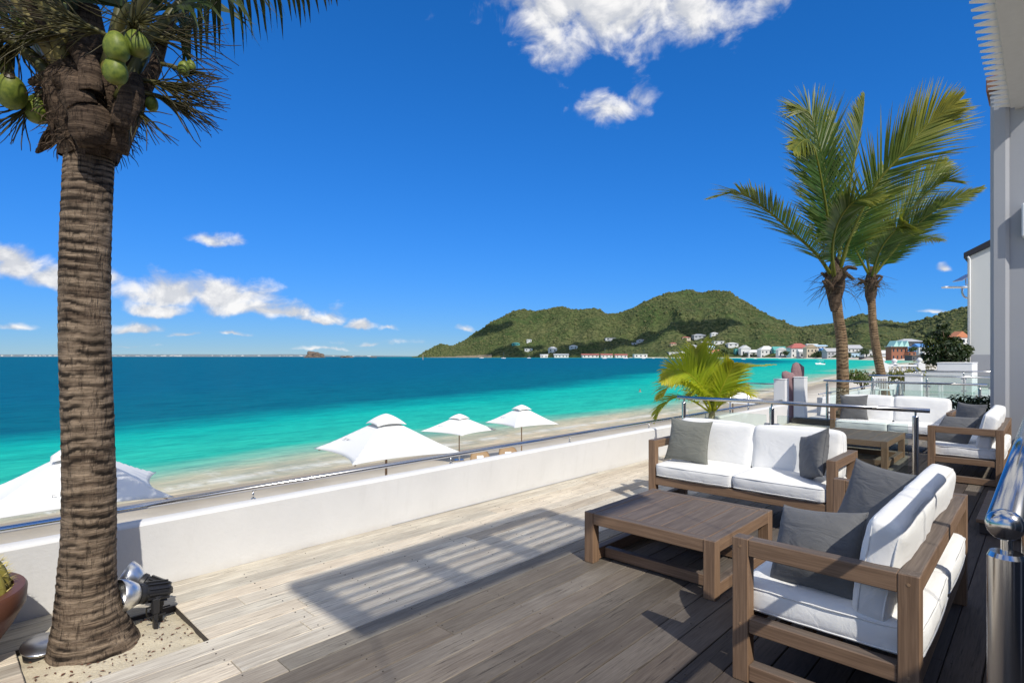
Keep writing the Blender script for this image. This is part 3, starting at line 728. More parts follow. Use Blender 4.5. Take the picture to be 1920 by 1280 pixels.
def coffee_table(label, loc, L=1.05, Wd=1.06, H=.39, nb=5):
    t = thing('coffee_table', label, 'coffee table', loc, 0, 'teak coffee tables')
    hx, hy, p = L / 2, Wd / 2, .082
    for sx in (0, 1):
        for sy in (0, 1):
            x0 = -hx if sx == 0 else hx - p; y0 = -hy if sy == 0 else hy - p
            MB().cbox(x0, x0 + p, y0, y0 + p, 0, H, .004).build('leg', 'teak_z', t)
    for sy in (0, 1):
        y0 = -hy + .003 if sy == 0 else hy - p + .003
        MB().cbox(-hx + p, hx - p, y0, y0 + p - .006, H - .088, H - .002, .004).build('apron', 'teak_x', t)
    for sx in (0, 1):
        x0 = -hx + .003 if sx == 0 else hx - p + .003
        MB().cbox(x0, x0 + p - .006, -hy + p, hy - p, H - .088, H - .002, .004).build('apron', 'teak_y', t)
        MB().cbox(x0 + .004, x0 + p - .012, -hy + p, hy - p, .010, .095, .004).build('stretcher', 'teak_y', t)
    for sy in (0, 1):
        y0 = -hy + .16 if sy == 0 else hy - .22
        MB().cbox(-hx + p, hx - p, y0, y0 + .06, .012, .090, .004).build('stretcher', 'teak_x', t)
    bw = (L - 2 * p) / nb
    for i in range(nb):
        x0 = -hx + p + bw * i; MB().cbox(x0 + .0015, x0 + bw - .0015, -hy + p + .001, hy - p - .001, H - .028, H - .004 + R.uniform(-.001, .001), .003).build('plank', 'teak_y', t)
    return t
def pillow(label, loc, rot, size=.46, mt='pillow_grey', T=.085, seed=1.0):
    n = 26; h = size / 2; mb = MB()
    def P(u, v, sg):
        x = h * u * (1 - .11 * (1 - v * v) ** .8); y = h * v * (1 - .11 * (1 - u * u) ** .8)
        e = max(0, (1 - u * u)) ** .5 * max(0, (1 - v * v)) ** .5
        z = sg * T * e ** .72
        ed = max(abs(u), abs(v)); wr = .010 * noise.noise(Vector((u * 9 + seed, v * 9, sg * 3))) * (ed ** 3) * (1 if ed < .99 else 0) + .006 * fbm((u * 2.5 + seed, v * 2.5, sg), 2) * e
        return (x, y, z + wr + .02 * (u * v) * math.sin(seed))
    for sg in (1, -1):
        rows = [[P(math.sin(pi / 2 * (2 * i / n - 1)), math.sin(pi / 2 * (2 * j / n - 1)), sg) for j in range(n + 1)] for i in range(n + 1)]
        mb.grid(rows)
    t = thing('throw_pillow', label, 'pillow', loc, 0, 'grey throw pillows'); t.rotation_euler = rot
    mb.build('cover', mt, t, True)
    pts = []
    for k_ in range(4):
        for j in range(18):
            s_ = -1 + 2 * j / 18; c_ = math.sin(pi / 2 * s_)
            u, v = ((c_, -1), (1, c_), (-c_, 1), (-1, -c_))[k_]; pts.append(P(u, v, 0))
    MB().tube(pts, .0048, 6, closed=True).build('piping', mt, t, True)
    return t
sofa('white cushioned teak sofa behind the near coffee table, back to the glass railing', (-2.20, 5.755, 0), 0)
sofa('nearest teak sofa at lower right, seen over its arm from behind', (-.752, 3.73, 0), -pi / 2, 1.90, .765)
sofa('white cushioned teak sofa beyond the nearest glass railing, facing the camera', (-1.95, 11.62, 0), 0, 1.74, .76)
sofa('teak sofa beyond the railing beside the tall pale wall, seen end on', (-.745, 10.0, 0), -pi / 2, 2.0, .75)
coffee_table('low square teak coffee table on the deck in the foreground', (-2.09, 4.09, 0))
coffee_table('teak coffee table beyond the nearest glass railing', (-2.13, 10.1, 0), 1.0, 1.35)
# throw pillows
def face(yaw_deg, tilt_deg, roll=0):     # pillow plane upright, facing yaw, leaning back
    return (Matrix.Rotation(math.radians(yaw_deg), 4, 'Z') @ Matrix.Rotation(math.radians(90 - tilt_deg), 4, 'X') @ Matrix.Rotation(math.radians(roll), 4, 'Z')).to_euler()
pillow('olive grey throw pillow at the left end of the sofa by the glass railing', (-2.76, 5.62, .70), face(6, 14, -3), .46, 'pillow_olive', .085, 2.2)
pillow('dark grey throw pillow propped askew in the right corner of that sofa', (-1.55, 5.63, .685), face(-52, 12, 20), .45, 'pillow_grey', .08, 4.1)
pillow('grey throw pillow standing behind the arm of the nearest sofa', (-.83, 3.10, .625), face(-12, 27, 6), .43, 'pillow_grey', .14, 1.3)
pillow('grey throw pillow at the far end of the nearest sofa', (-.80, 4.30, .665), face(-24, 24, -4), .46, 'pillow_grey', .085, 6.0)
pillow('dark grey throw pillow on the left of the farther white sofa', (-2.50, 11.50, .69), face(3, 12, 2), .44, 'pillow_grey', .08, 7.3)
pillow('dark throw pillow lying against the arm of the sofa by the tall wall', (-.88, 9.42, .62), face(-28, 42, 0), .47, 'pillow_grey', .09, 8.3)
pillow('dark throw pillow at the far end of the sofa by the tall wall', (-.83, 10.68, .69), face(-40, 14, 0), .45, 'pillow_grey', .08, 9.9)
# ------------------------------------------------------------------ glass railings
def glass_rail(label, y, x0, x1, posts, z=1.0, glass=True, rr=.025):
    t = thing('glass_railing', label, 'railing', (x0, y, 0), 0, 'steel and glass railings across the terrace')
    MB().tube([(0, 0, z), (x1 - x0, 0, z)], rr, 14).build('handrail', 'steel', t, True)
    for px in posts:
        q = MB().tube([(px - x0, 0, 0), (px - x0, 0, z - .075)], .030, 14).lathe([(.030, z - .075), (.026, z - .066), (.012, z - .066)], 14, c=(px - x0, 0, 0))
        q.tube([(px - x0, 0, z - .066), (px - x0, 0, z - .02)], .011, 8).lathe([(.05, .001), (.05, .01)], 16, c=(px - x0, 0, 0)); autosmooth(q.build('post', 'steel', t))
    if glass:
        for a, b_ in zip(posts, posts[1:]):
            g = MB().cbox(a - x0 + .07, b_ - x0 - .07, -.005, .005, .10, .835, .001).build('glass_panel', 'glass', t)
            for xx in (a - x0 + .06, b_ - x0 - .06):
                for zz in (.22, .70): MB().cbox(xx - .032, xx + .032, -.016, .016, zz - .025, zz + .025, .004).build('clamp', 'brushed_steel', t)
    return t
glass_rail('nearest glass railing with steel handrail, right behind the white sofa', 7.65, -3.93, -.93, (-3.83, -2.60, -1.06))
glass_rail('second glass railing, behind the farther white sofa', 15.4, -4.0, -.90, (-3.92, -2.45, -1.02))
glass_rail('third glass railing, beyond the second one', 20.8, -4.1, -.95, (-4.0, -2.6, -1.1))
glass_rail('farthest steel railing, in front of the white planter wall', 28.8, -4.1, -.9, (-4.0, -2.4, -.9))
# stair rail by the camera at the right edge
t = thing('stair_handrail', 'polished steel handrail with rounded end cap at the right edge', 'handrail', (-.057, 1.42, .28))
MB().tube([(0, 0, 1.0), (0, 2.6, 1.0)], .030, 24).build('rail', 'steel', t, True)
MB().lathe([(.030 * math.cos(a * pi / 20), .022 * math.sin(a * pi / 20)) for a in range(10)] + [(.001, .022)], 24, M=T3((0, 0, 1.0)) @ Matrix.Rotation(pi / 2, 4, 'X')).build('end_cap', 'steel', t, True)
for yy in (.055, 2.2):
    q = MB().tube([(0, yy, .0), (0, yy, .925)], .030, 24).lathe([(.030, .925), (.026, .934), (.010, .934)], 24, c=(0, yy, 0)); q.tube([(0, yy, .93), (0, yy, .99)], .010, 10)
    autosmooth(q.build('post', 'steel', t))
t = thing('wooden_platform', 'raised wooden platform under the steel handrail', 'platform', (.9, 1, 0))
for i in range(11): MB().cbox(-.93 + i * .16, -.93 + i * .16 + .155, -2.5, 3.4, .23, .28, .003).build('plank', 'dark_timber', t)
MB().box(-.925, .8, -2.45, 3.35, .005, .229).build('base', 'dark_timber', t)
t = thing('wooden_step', 'dark wooden step box on the deck by the tall wall', 'step', (-.1, 7.3, 0))
MB().cbox(-.34, .4, -.72, .75, .004, .10, .004).build('riser', 'dark_timber', t)
for i in range(4): MB().cbox(-.36, .42, -.74 + i * .376, -.74 + i * .376 + .370, .101, .135, .004).build('tread', 'teak_x', t)
# ------------------------------------------------------------------ spotlights, pot
def spotlight(label, base, head, aim, sc=1.0):
    base, head, aim = Vector(base), Vector(head), Vector(aim).normalized()
    t = thing('garden_spotlight', label, 'spotlight', base, 0, 'spotlights at the palm foot')
    h = head - base; rot = aim.to_track_quat('Z', 'Y').to_matrix().to_4x4(); M = T3(h) @ rot @ Matrix.Scale(sc, 4)
    st = MB().box(-.016, .016, -.011, .011, -.05, h.z - .05).cbox(-.022, .022, -.018, .018, .10, .19, .004).box(-.055, .055, -.004, .004, .055, .062).box(-.004, .004, -.055, .055, .080, .087)
    st.build('stake', 'black_plastic', t)
    back = (M @ Vector((0, 0, -.155)))
    MB().tube([(0, 0, h.z - .055), back * .55 + Vector((0, 0, h.z - .03)) * .45, back], [.02, .024, .022], 10).lathe([(.012, -.03), (.012, .03)], 10, M=T3(back) @ Matrix.Rotation(pi / 2, 4, 'X')).build('bracket', 'black_plastic', t)
    bd = MB().lathe([(.018, -.175), (.036, -.16), (.045, -.14), (.046, -.03), (.052, -.025), (.052, -.005), (.03, -.004)], 20, M=M)
    for i in range(12):
        an = 2 * pi * i / 12; bd.box(.044, .056, -.004, .004, -.15, -.04, M=M @ Matrix.Rotation(an, 4, 'Z'))
    autosmooth(bd.build('body', 'black_plastic', t))
    rf = MB().lathe([(.030, -.006), (.052, .012), (.070, .045), (.080, .085), (.083, .09), (.086, .088), (.076, .044), (.057, .006), (.034, -.014)], 32, M=M, cap=False)
    rf.lathe([(.029, -.004), (.001, -.003)], 20, M=M, cap=False).build('reflector', 'reflector', t, True)
    MB().lathe([(.012, 0), (.014, .02), (.008, .035), (.001, .037)], 12, M=M).build('lamp', 'boat_white', t, True)
    MB().tube([Vector((0, 0, .14)), Vector((-.06, -.03, .12)), Vector((-.11, -.02, .06)), Vector((-.12, .02, .0))], .005, 6).build('cable', 'black_plastic', t, True)
    return t
b1_ = gz(291, 1180, -.03); spotlight('nearer black garden spotlight with silver reflector on a stake in the sand', b1_, at(256, 1113, 3.30), (.16, -.80, .16), 1.12)
spotlight('rear black garden spotlight, its bell half hidden by the nearer one', b1_ + Vector((-.10, .05, 0)), at(262, 1090, 3.52), (-.45, -.72, .45), 1.12)
t = thing('ground_uplight', 'round grey can light lying in the sand left of the trunk', 'uplight', tuple(gz(78, 1222, -.01)))
Mx = Matrix.Rotation(math.radians(16), 4, 'Y')
MB().lathe([(.075, -.04), (.085, .035), (.078, .04)], 28, M=Mx).build('housing', 'black_plastic', t, True)
MB().lathe([(.092, .0405), (.094, .05), (.088, .056), (.001, .058)], 28, M=Mx).build('lid', 'brushed_steel', t, True)
pc = Vector((-4.06, -.015, -.035))
t = thing('plant_pot', 'wide brown glazed pot bowl at the left edge', 'pot', pc)
pr = [(.20, .003), (.235, .02), (.30, .09), (.37, .19), (.415, .275), (.43, .30), (.435, .385), (.425, .40), (.375, .40), (.365, .385), (.36, .33), (.001, .32)]
pr = [(r_ * .93, z * .95 + .036) for r_, z in pr]; autosmooth(MB().lathe(pr, 48).build('bowl', 'terracotta', t)); MB().lathe([(.33, .345), (.2, .36), (.001, .365)], 30).build('soil', 'leaf_litter', t)
t = thing('barrel_cactus', 'round yellow-green spiny cactus growing in the brown pot', 'cactus', pc + Vector((0, 0, .33)))
rows = []; att = []; nr = 22; NA2 = nr * 6
for i in range(19):
    th = pi * (.02 + .80 * i / 18); row = []
    for j in range(NA2):
        an = 2 * pi * j / NA2; rb = 1 + .075 * math.cos(an * nr); r_ = .315 * math.sin(th) * rb; row.append((r_ * math.cos(an), r_ * math.sin(an), .07 + .28 * math.cos(th))); att.append(.15 + .1 * math.cos(an * nr))
    rows.append(row)
MB().grid(rows, att, True).build('body', 'cactus_skin', t, True, True)
sp = MB()
for i in range(2, 18):
    th = pi * (.02 + .80 * (i + .5) / 18)
    for j in range(nr):
        an = 2 * pi * j / nr; nrm_ = Vector((math.sin(th) * math.cos(an), math.sin(th) * math.sin(an), math.cos(th))); p0 = Vector((.338 * nrm_.x, .338 * nrm_.y, .07 + .29 * nrm_.z))
        for q in range(7):
            d_ = (nrm_ + Vector((R.uniform(-1, 1), R.uniform(-1, 1), R.uniform(-1, 1))) * .8).normalized() * R.uniform(.025, .045); sd = d_.cross(Vector((.3, .5, .8))).normalized() * .0016
            sp.add([p0 - sd, p0 + sd, p0 + d_], [(0, 1, 2)], [1.0] * 3)
sp.build('spines', 'cactus_skin', t, False, True)['kind'] = 'stuff'
# ================================================================== PALMS
def catmull(pts, n):
    P = [Vector(p) for p in pts]; P = [P[0] * 2 - P[1]] + P + [P[-1] * 2 - P[-2]]; out = []
    m_ = len(P) - 3
    for i in range(n + 1):
        u = i / n * m_; s_ = min(int(u), m_ - 1); t_ = u - s_
        a, b_, c_, d_ = P[s_:s_ + 4]
        out.append(.5 * ((2 * b_) + (c_ - a) * t_ + (2 * a - 5 * b_ + 4 * c_ - d_) * t_ ** 2 + (3 * b_ - a - 3 * c_ + d_) * t_ ** 3))
    return out
def frond(parent, pts, Lm, n, mt, up=(0, 0, 1), t0=.2, wid=.03, droop=.35, fwd=.55, lift=.25, r0=.035, seed=0, tipc=.5, ragged=.1, name='frond', rmat=None, prof=None):
    rr = random.Random(seed); ns = 40; cv = catmull(pts, ns); up = Vector(up).normalized(); mb = MB()
    org = Vector(parent.location)
    mb.tube([p - org for p in cv], [r0 * (1 - .93 * (i / ns) ** .8) + .002 for i in range(ns + 1)], 6, attr=[.35 + .25 * i / ns for i in range(ns + 1)])
    for side in (-1, 1):
        for i in range(n):
            t_ = t0 + (1 - t0) * (i + .5 * (side > 0) + rr.uniform(-.25, .25)) / n; t_ = min(max(t_, t0), .999)
            if rr.random() < ragged * .35: continue
            f_ = t_ * ns; j = min(int(f_), ns - 1); p = cv[j].lerp(cv[j + 1], f_ - j) - org; T = (cv[j + 1] - cv[j]).normalized()
            Sd = T.cross(up)
            Sd = Sd.normalized() if Sd.length > .05 else T.orthogonal().normalized()
            Nn = Sd.cross(T).normalized(); s_ = (t_ - t0) / (1 - t0)
            L = Lm * (prof(s_) if prof else (.45 + 1.9 * s_ * (1 - s_) * 1.2 + .1) * (1 - .74 * s_ ** 2.4)) * rr.uniform(1 - ragged, 1 + ragged * .6)
            d = (Sd * side * (1 - .35 * s_) + T * (fwd + .75 * s_) + Nn * (lift + rr.uniform(-.12, .12))).normalized()
            wd = (T - d * T.dot(d)); wd = wd.normalized() if wd.length > .05 else Nn
            wd = (wd + Nn * rr.uniform(-.5, .5)).normalized()
            w_ = wid * rr.uniform(.8, 1.15); seg = 4; q = p.copy(); vs = []; at_ = []; dd_ = d.copy()
            g = droop * rr.uniform(.6, 1.4)
            for s2 in range(seg + 1):
                a_ = s2 / seg; ww = w_ * (.55 + .9 * a_ if a_ < .35 else 1.0 - .97 * ((a_ - .35) / .65) ** 1.3) * .5
                vs += [q - wd * ww, q + wd * ww]; c_ = min(1, tipc * (s_ ** 2 * .8 + a_ ** 2 * .55) * rr.uniform(.5, 1.5)); at_ += [c_, c_]
                dd_ = (dd_ + Vector((0, 0, -1)) * g * (a_ + .25) * .55).normalized(); q = q + dd_ * L / seg
            mb.add(vs, [(2 * a_, 2 * a_ + 1, 2 * a_ + 3, 2 * a_ + 2) for a_ in range(seg)], at_)
    return mb.build(name, mt, parent, True, True)
def palm_trunk(parent, path, rad, ring, mt, flare=.0, seed=1.0, nseg=40):
    """ringed trunk: path of world points, rad(t) radius"""
    org = Vector(parent.location); L = sum((b_ - a).length for a, b_ in zip(path, path[1:])); n = max(60, int(L / (ring / 6.5))); cv = catmull(path, n); rows = []; att = []
    s_ = 0; zp = cv[0]; ph = 0.0
    for i, p in enumerate(cv):
        s_ += (p - zp).length; zp = p; t_ = i / n; row = []
        step = ring * (1 + .35 * noise.noise(Vector((seed, s_ * 2.2, 0))))
        ph += (L / n) / step
        for j in range(nseg):
            an = 2 * pi * j / nseg; ca, sa = math.cos(an), math.sin(an)
            wob = .55 * noise.noise(Vector((ca * .9 + seed, sa * .9, s_ * 2.2))) + .16 * noise.noise(Vector((ca * 4 + seed, sa * 4, s_ * 5)))
            fr_ = (ph + wob) % 1.0; saw = fr_ ** 1.4 if fr_ < .86 else (1 - fr_) / .14
            edge = .9 if fr_ > .88 else max(0, 1 - fr_ / .46) * 1.5
            rough = .35 * noise.noise(Vector((ca * 9 + seed, sa * 9, s_ * 30))) + .25 * noise.noise(Vector((ca * 22, sa * 22, s_ * 8 + seed)))
            r_ = rad(t_) * (1 + .036 * saw * (.5 + 1.0 * abs(noise.noise(Vector((ca * 1.1, sa * 1.1, s_ * 6 + seed))))) + .042 * rough + .012 * noise.noise(Vector((ca * 2, sa * 2, s_ * 1.5))))
            row.append(p - org + Vector((ca * r_, sa * r_, 0))); att.append(max(0, min(1, edge * (.62 + 1.3 * noise.noise(Vector((ca * 1.8, sa * 1.8, s_ * 7 + seed)))))))
        rows.append(row)
    mb = MB().grid(rows, att, True); mb.f.append(tuple(len(mb.v) - nseg + j for j in range(nseg)))
    return mb.build('trunk', mt, parent, True, True)
# ---- big coconut palm at the left
P0 = Vector((TX, TY, -.02)); DP = -SN * TX + CS * TY
palm = thing('coconut_palm', 'tall ringed coconut palm trunk with green coconuts at the left', 'palm tree', P0)
w_ = lambda px, py, dz=0: at(px, py, DP + dz)
tp = [w_(163, 1235), w_(164, 1120), w_(168, 960), w_(165, 800), w_(160, 640), w_(160, 480), w_(166, 330), w_(170, 270)]
tp[0] = P0 + Vector((0, 0, -.08)); tp[0].x, tp[0].y = TX, TY
rt = [(0, .232), (.03, .220), (.06, .195), (.10, .162), (.16, .138), (.24, .126), (.40, .120), (.62, .118), (.85, .116), (1, .114)]
palm_trunk(palm, tp, lambda t_: lerp_tab(rt, t_), .047, 'palm_bark', seed=3.3, nseg=84)
# fibrous crown base
rows = []; att = []
cb = [(172, 300, .124), (172, 275, .142), (174, 250, .162), (174, 222, .188), (172, 190, .204), (170, 160, .19), (168, 130, .15), (166, 100, .12), (162, 60, .09), (160, 10, .06)]
for i, (px, py, r_) in enumerate(cb):
    c_ = w_(px, py) - P0; row = []
    for j in range(60):
        an = 2 * pi * j / 60; ca, sa = math.cos(an), math.sin(an); k_ = 1 + .22 * fbm((ca * 2.2, sa * 2.2, i * .5), 3) + .09 * noise.noise(Vector((ca * 8, sa * 8, i * 2.3)))
        row.append(c_ + Vector((ca * r_ * k_, sa * r_ * k_, .02 * noise.noise(Vector((ca * 5, sa * 5, i + 4)))))); att.append(.5 + .5 * noise.noise(Vector((ca * 3, sa * 3, i * .8))))
    rows.append(row)
MB().grid(rows, att, True).build('crown_shaft', 'palm_fibre', palm, True, True)
# old leaf sheaths: curved plates hugging the crown
def sheath(pts, wds, mt='palm_fibre', out=.0, name='leaf_sheath', th=.012, curl=.5):
    cv = catmull(pts, 14); rows = []; rows2 = []
    cx = w_(174, 200)
    for i, p in enumerate(cv):
        wd = lerp_tab(wds, i / 14); T = (cv[min(i + 1, 14)] - cv[max(i - 1, 0)]).normalized(); o_ = Vector((p.x - cx.x, p.y - cx.y, 0)); o_ = o_.normalized() if o_.length > .01 else Vector((1, 0, 0))
        sd = T.cross(o_).normalized(); o2 = sd.cross(T).normalized(); row = []; row2 = []
        for j in range(9):
            u = (j / 4 - 1); q = p - P0 + sd * u * wd - o2 * curl * wd * u * u + o2 * .01 * fbm((i * .5, u * 3, pts[0][0]), 2)
            row.append(q); row2.append(q - o2 * th)
        rows.append(row); rows2.append(row2)
    loop = [r + r2[::-1] for r, r2 in zip(rows, rows2)]
    mb = MB().grid(loop, [.3] * (15 * 18), True); mb.f.append(tuple(range(18))); mb.f.append(tuple(14 * 18 + j for j in range(18)))
    return mb.build(name, mt, palm, True, True)
sheath([w_(222, 288, -.10), w_(240, 235, -.12), w_(262, 185, -.10), w_(292, 140, -.06), w_(315, 70, -.02), w_(328, 30, 0)], [(0, .07), (.3, .075), (.6, .04), (1, .012)])
sheath([w_(196, 270, -.17), w_(180, 240, -.24), w_(150, 200, -.27), w_(112, 170, -.26)], [(0, .10), (.5, .11), (1, .04)])
sheath([w_(105, 262, -.02), w_(92, 235, -.08), w_(82, 200, -.10), w_(66, 170, -.10)], [(0, .05), (.6, .055), (1, .03)])
sheath([w_(66, 285, .02), w_(80, 262, 0), w_(98, 240, .0), w_(104, 225, 0)], [(0, .005), (.3, .045), (1, .06)])
sheath([w_(232, 240, -.20), w_(245, 200, -.22), w_(258, 170, -.2), w_(262, 140, -.16)], [(0, .05), (.6, .06), (1, .03)])
sheath([w_(150, 190, -.28), w_(130, 150, -.27), w_(90, 138, -.2), w_(52, 152, -.12)], [(0, .07), (.6, .06), (1, .02)])
sheath([w_(170, 165, -.27), w_(165, 120, -.25), w_(140, 90, -.2), w_(100, 70, -.1)], [(0, .05), (.6, .05), (1, .02)])
# broken petioles and hanging fibre around the crown
rs_ = random.Random(77)
for i in range(12):
    an = rs_.uniform(0, 2 * pi); o_ = Vector((math.cos(an), math.sin(an), 0)); b0_ = w_(172, rs_.uniform(110, 190)); L_ = rs_.uniform(.3, .75)
    pts = [b0_ + o_ * .12, b0_ + o_ * .22 + Vector((0, 0, L_ * .35)), b0_ + o_ * (.22 + L_ * .3) + Vector((0, 0, L_ * .75)), b0_ + o_ * (.24 + L_ * .55) + Vector((0, 0, L_))]
    MB().tube([p - P0 for p in catmull(pts, 8)], [.05, .048, .044, .040, .036, .032, .028, .022, .012], 7, attr=[.2 + .1 * (i % 4)] * 9).build('petiole', 'petiole' if i % 3 else 'palm_fibre', palm, True, True)
fib = MB()
for i in range(330):
    an = rs_.uniform(0, 2 * pi); o_ = Vector((math.cos(an), math.sin(an), 0)); py_s = rs_.uniform(110, 285); rr_ = lerp_tab([(100, .13), (150, .19), (190, .215), (230, .19), (290, .125)], py_s); q = w_(172, py_s) + o_ * rr_ - P0; d_ = (o_ * rs_.uniform(.2, 1) + Vector((rs_.uniform(-.6, .6), rs_.uniform(-.6, .6), rs_.uniform(-1, .5)))).normalized(); pts = [q]
    for s_ in range(4): d_ = (d_ + Vector((rs_.uniform(-.4, .4), rs_.uniform(-.4, .4), -.25))).normalized(); q = q + d_ * rs_.uniform(.012, .04); pts.append(q)
    fib.tube(pts, [.0035, .003, .0025, .002, .001], 3, attr=[rs_.uniform(0, .6)] * 5)
fib.build('fibre', 'palm_fibre', palm, False, True)['kind'] = 'stuff'
# live petioles, blades mostly above the frame
def near_frond(pts, seed, **kw):
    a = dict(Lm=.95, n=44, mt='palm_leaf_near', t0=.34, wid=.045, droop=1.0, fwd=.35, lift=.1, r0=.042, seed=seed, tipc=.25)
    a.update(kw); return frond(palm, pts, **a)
near_frond([w_(228, 190, -.10), w_(275, 90, -.06), w_(335, 10, 0), w_(420, -75, .2), w_(540, -95, .5), w_(680, -40, .8)], 1, droop=1.7, Lm=.62, lift=-.25)
near_frond([w_(190, 200, .1), w_(215, 60, .25), w_(262, -120, .5), w_(340, -330, 1.0), w_(470, -470, 1.7)], 2)
near_frond([w_(135, 200, -.05), w_(112, 60, -.15), w_(92, -120, -.3), w_(40, -330, -.5), w_(-80, -480, -.7)], 3)
near_frond([w_(120, 190, .05), w_(60, 70, .15), w_(0, -30, .2), w_(-60, -90, .3), w_(-130, -110, .4)], 4, Lm=.5)
near_frond([w_(150, 150, .05), w_(140, 40, -.05), w_(120, -160, -.2), w_(130, -380, -.5), w_(180, -520, -.9)], 5)
near_frond([w_(110, 160, -.1), w_(40, 90, -.2), w_(-50, 40, -.3), w_(-150, 60, -.35), w_(-230, 130, -.4)], 15, Lm=.6, droop=1.3)
near_frond([w_(150, 130, .1), w_(110, 20, .3), w_(40, -40, .5), w_(-60, -30, .7), w_(-170, 60, .9)], 16, Lm=.7, droop=1.3)
near_frond([w_(115, 190, -.05), w_(85, 110, .0), w_(30, 30, .05), w_(-30, -40, .1), w_(-110, -60, .1)], 6, Lm=.5)
near_frond([w_(205, 195, .05), w_(250, 80, .3), w_(330, -40, .7), w_(450, -160, 1.3), w_(600, -190, 2.0)], 7)
near_frond([w_(160, 190, .15), w_(150, 20, .5), w_(140, -150, 1.0), w_(120, -330, 1.7), w_(60, -420, 2.5)], 8)
# flower stalks: many thin wiry twigs
def twigs(root, mid, n, spread, L, seed, thin=.0032):
    rr = random.Random(seed); root, mid = Vector(root), Vector(mid); ax = (mid - root); mb = MB()
    mb.tube([root - P0, root.lerp(mid, .5) - P0 + Vector((0, 0, .01)), mid - P0], [.012, .010, .007], 6, attr=[.6, .6, .4])
    for i in range(n):
        a = rr.uniform(.3, 1.0); p = root.lerp(mid, a); d = (ax.normalized() + Vector((rr.uniform(-1, 1), rr.uniform(-1, 1), rr.uniform(-1, 1))) * spread).normalized(); pts = [p - P0]; q = p.copy()
        for s_ in range(6):
            d = (d + Vector((rr.uniform(-1, 1), rr.uniform(-1, 1), rr.uniform(-1.1, .9))) * .22).normalized(); q = q + d * L * rr.uniform(.7, 1.2) / 6; pts.append(q - P0)
        mb.tube(pts, [thin * 1.6, thin * 1.3, thin * 1.15, thin, thin * .9, thin * .8, thin * .5], 4, attr=[.7 - .12 * s_ for s_ in range(7)])
    o_ = mb.build('flower_stalk', 'twig', palm, True, True); o_['kind'] = 'stuff'; return o_
twigs(w_(255, 150, -.12), w_(330, 165, -.10), 44, .42, .30, 21)
twigs(w_(262, 172, -.10), w_(335, 195, -.02), 40, .40, .28, 22)
twigs(w_(238, 60, -.2), w_(262, 40, -.25), 34, 1.2, .34, 23)
twigs(w_(215, 75, -.22), w_(130, 35, -.3), 44, .55, .36, 24)
twigs(w_(130, 70, -.2), w_(45, 55, -.25), 44, .7, .34, 25)
twigs(w_(90, 165, -.12), w_(35, 215, -.15), 24, .5, .26, 26)
twigs(w_(235, 175, -.15), w_(262, 215, -.12), 14, .7, .26, 27)
twigs(w_(260, 80, -.1), w_(340, 70, -.05), 26, .5, .34, 28)
twigs(w_(60, 40, -.1), w_(10, 100, -.2), 34, .8, .34, 29)
twigs(w_(300, 120, -.08), w_(350, 135, -.05), 24, .6, .24, 30)
def coconut(px, py, r_, seed, dz=-.25, tilt=(0, 0), h=1.3):
    rr = random.Random(seed); rows = []; att = []
    M = Matrix.Rotation(tilt[0], 4, 'X') @ Matrix.Rotation(tilt[1], 4, 'Y')
    for i in range(17):
        th = pi * i / 16; row = []
        for j in range(24):
            an = 2 * pi * j / 24; k_ = 1 + .06 * math.cos(3 * an) * math.sin(th) ; zz = math.cos(th); rr_ = math.sin(th) ** .92 * (1 - .12 * zz)
            row.append(M @ Vector((r_ * rr_ * k_ * math.cos(an), r_ * rr_ * k_ * math.sin(an), r_ * h * zz))); att.append(max(0, .8 * (abs(zz) - .8) * 5) * .5)
        rows.append(row)
    o_ = MB().grid(rows, att, True).build('coconut', 'coconut_husk', palm, True, True); o_.location = w_(px, py, dz) - P0
    cp = MB().lathe([(.3 * r_, r_ * h * .93), (.34 * r_, r_ * h * 1.02), (.12 * r_, r_ * h * 1.1)], 10, M=M).build('cap', 'twig', o_); return o_
for i_, a_ in enumerate(((219, 88, .056, -.36, (.1, .05)), (257, 82, .056, -.30, (.2, -.5)), (217, 132, .054, -.33, (0, .05)), (50, 62, .052, -.2, (0, 1.2)), (20, 172, .070, -.25, (.2, .9)), (70, 205, .06, -.1, (0, 0)), (345, 128, .030, -.1, (0, .2)), (358, 124, .026, -.06, (0, -.2)), (88, 80, .05, -.1, (0, .3)), (40, 28, .045, -.15, (0, .5)), (120, 30, .055, .1, (0, 0)), (285, 195, .032, -.05, (.2, .6)), (5, 115, .05, -.1, (0, .8)))):
    coconut(a_[0], a_[1], a_[2], i_, a_[3], a_[4])
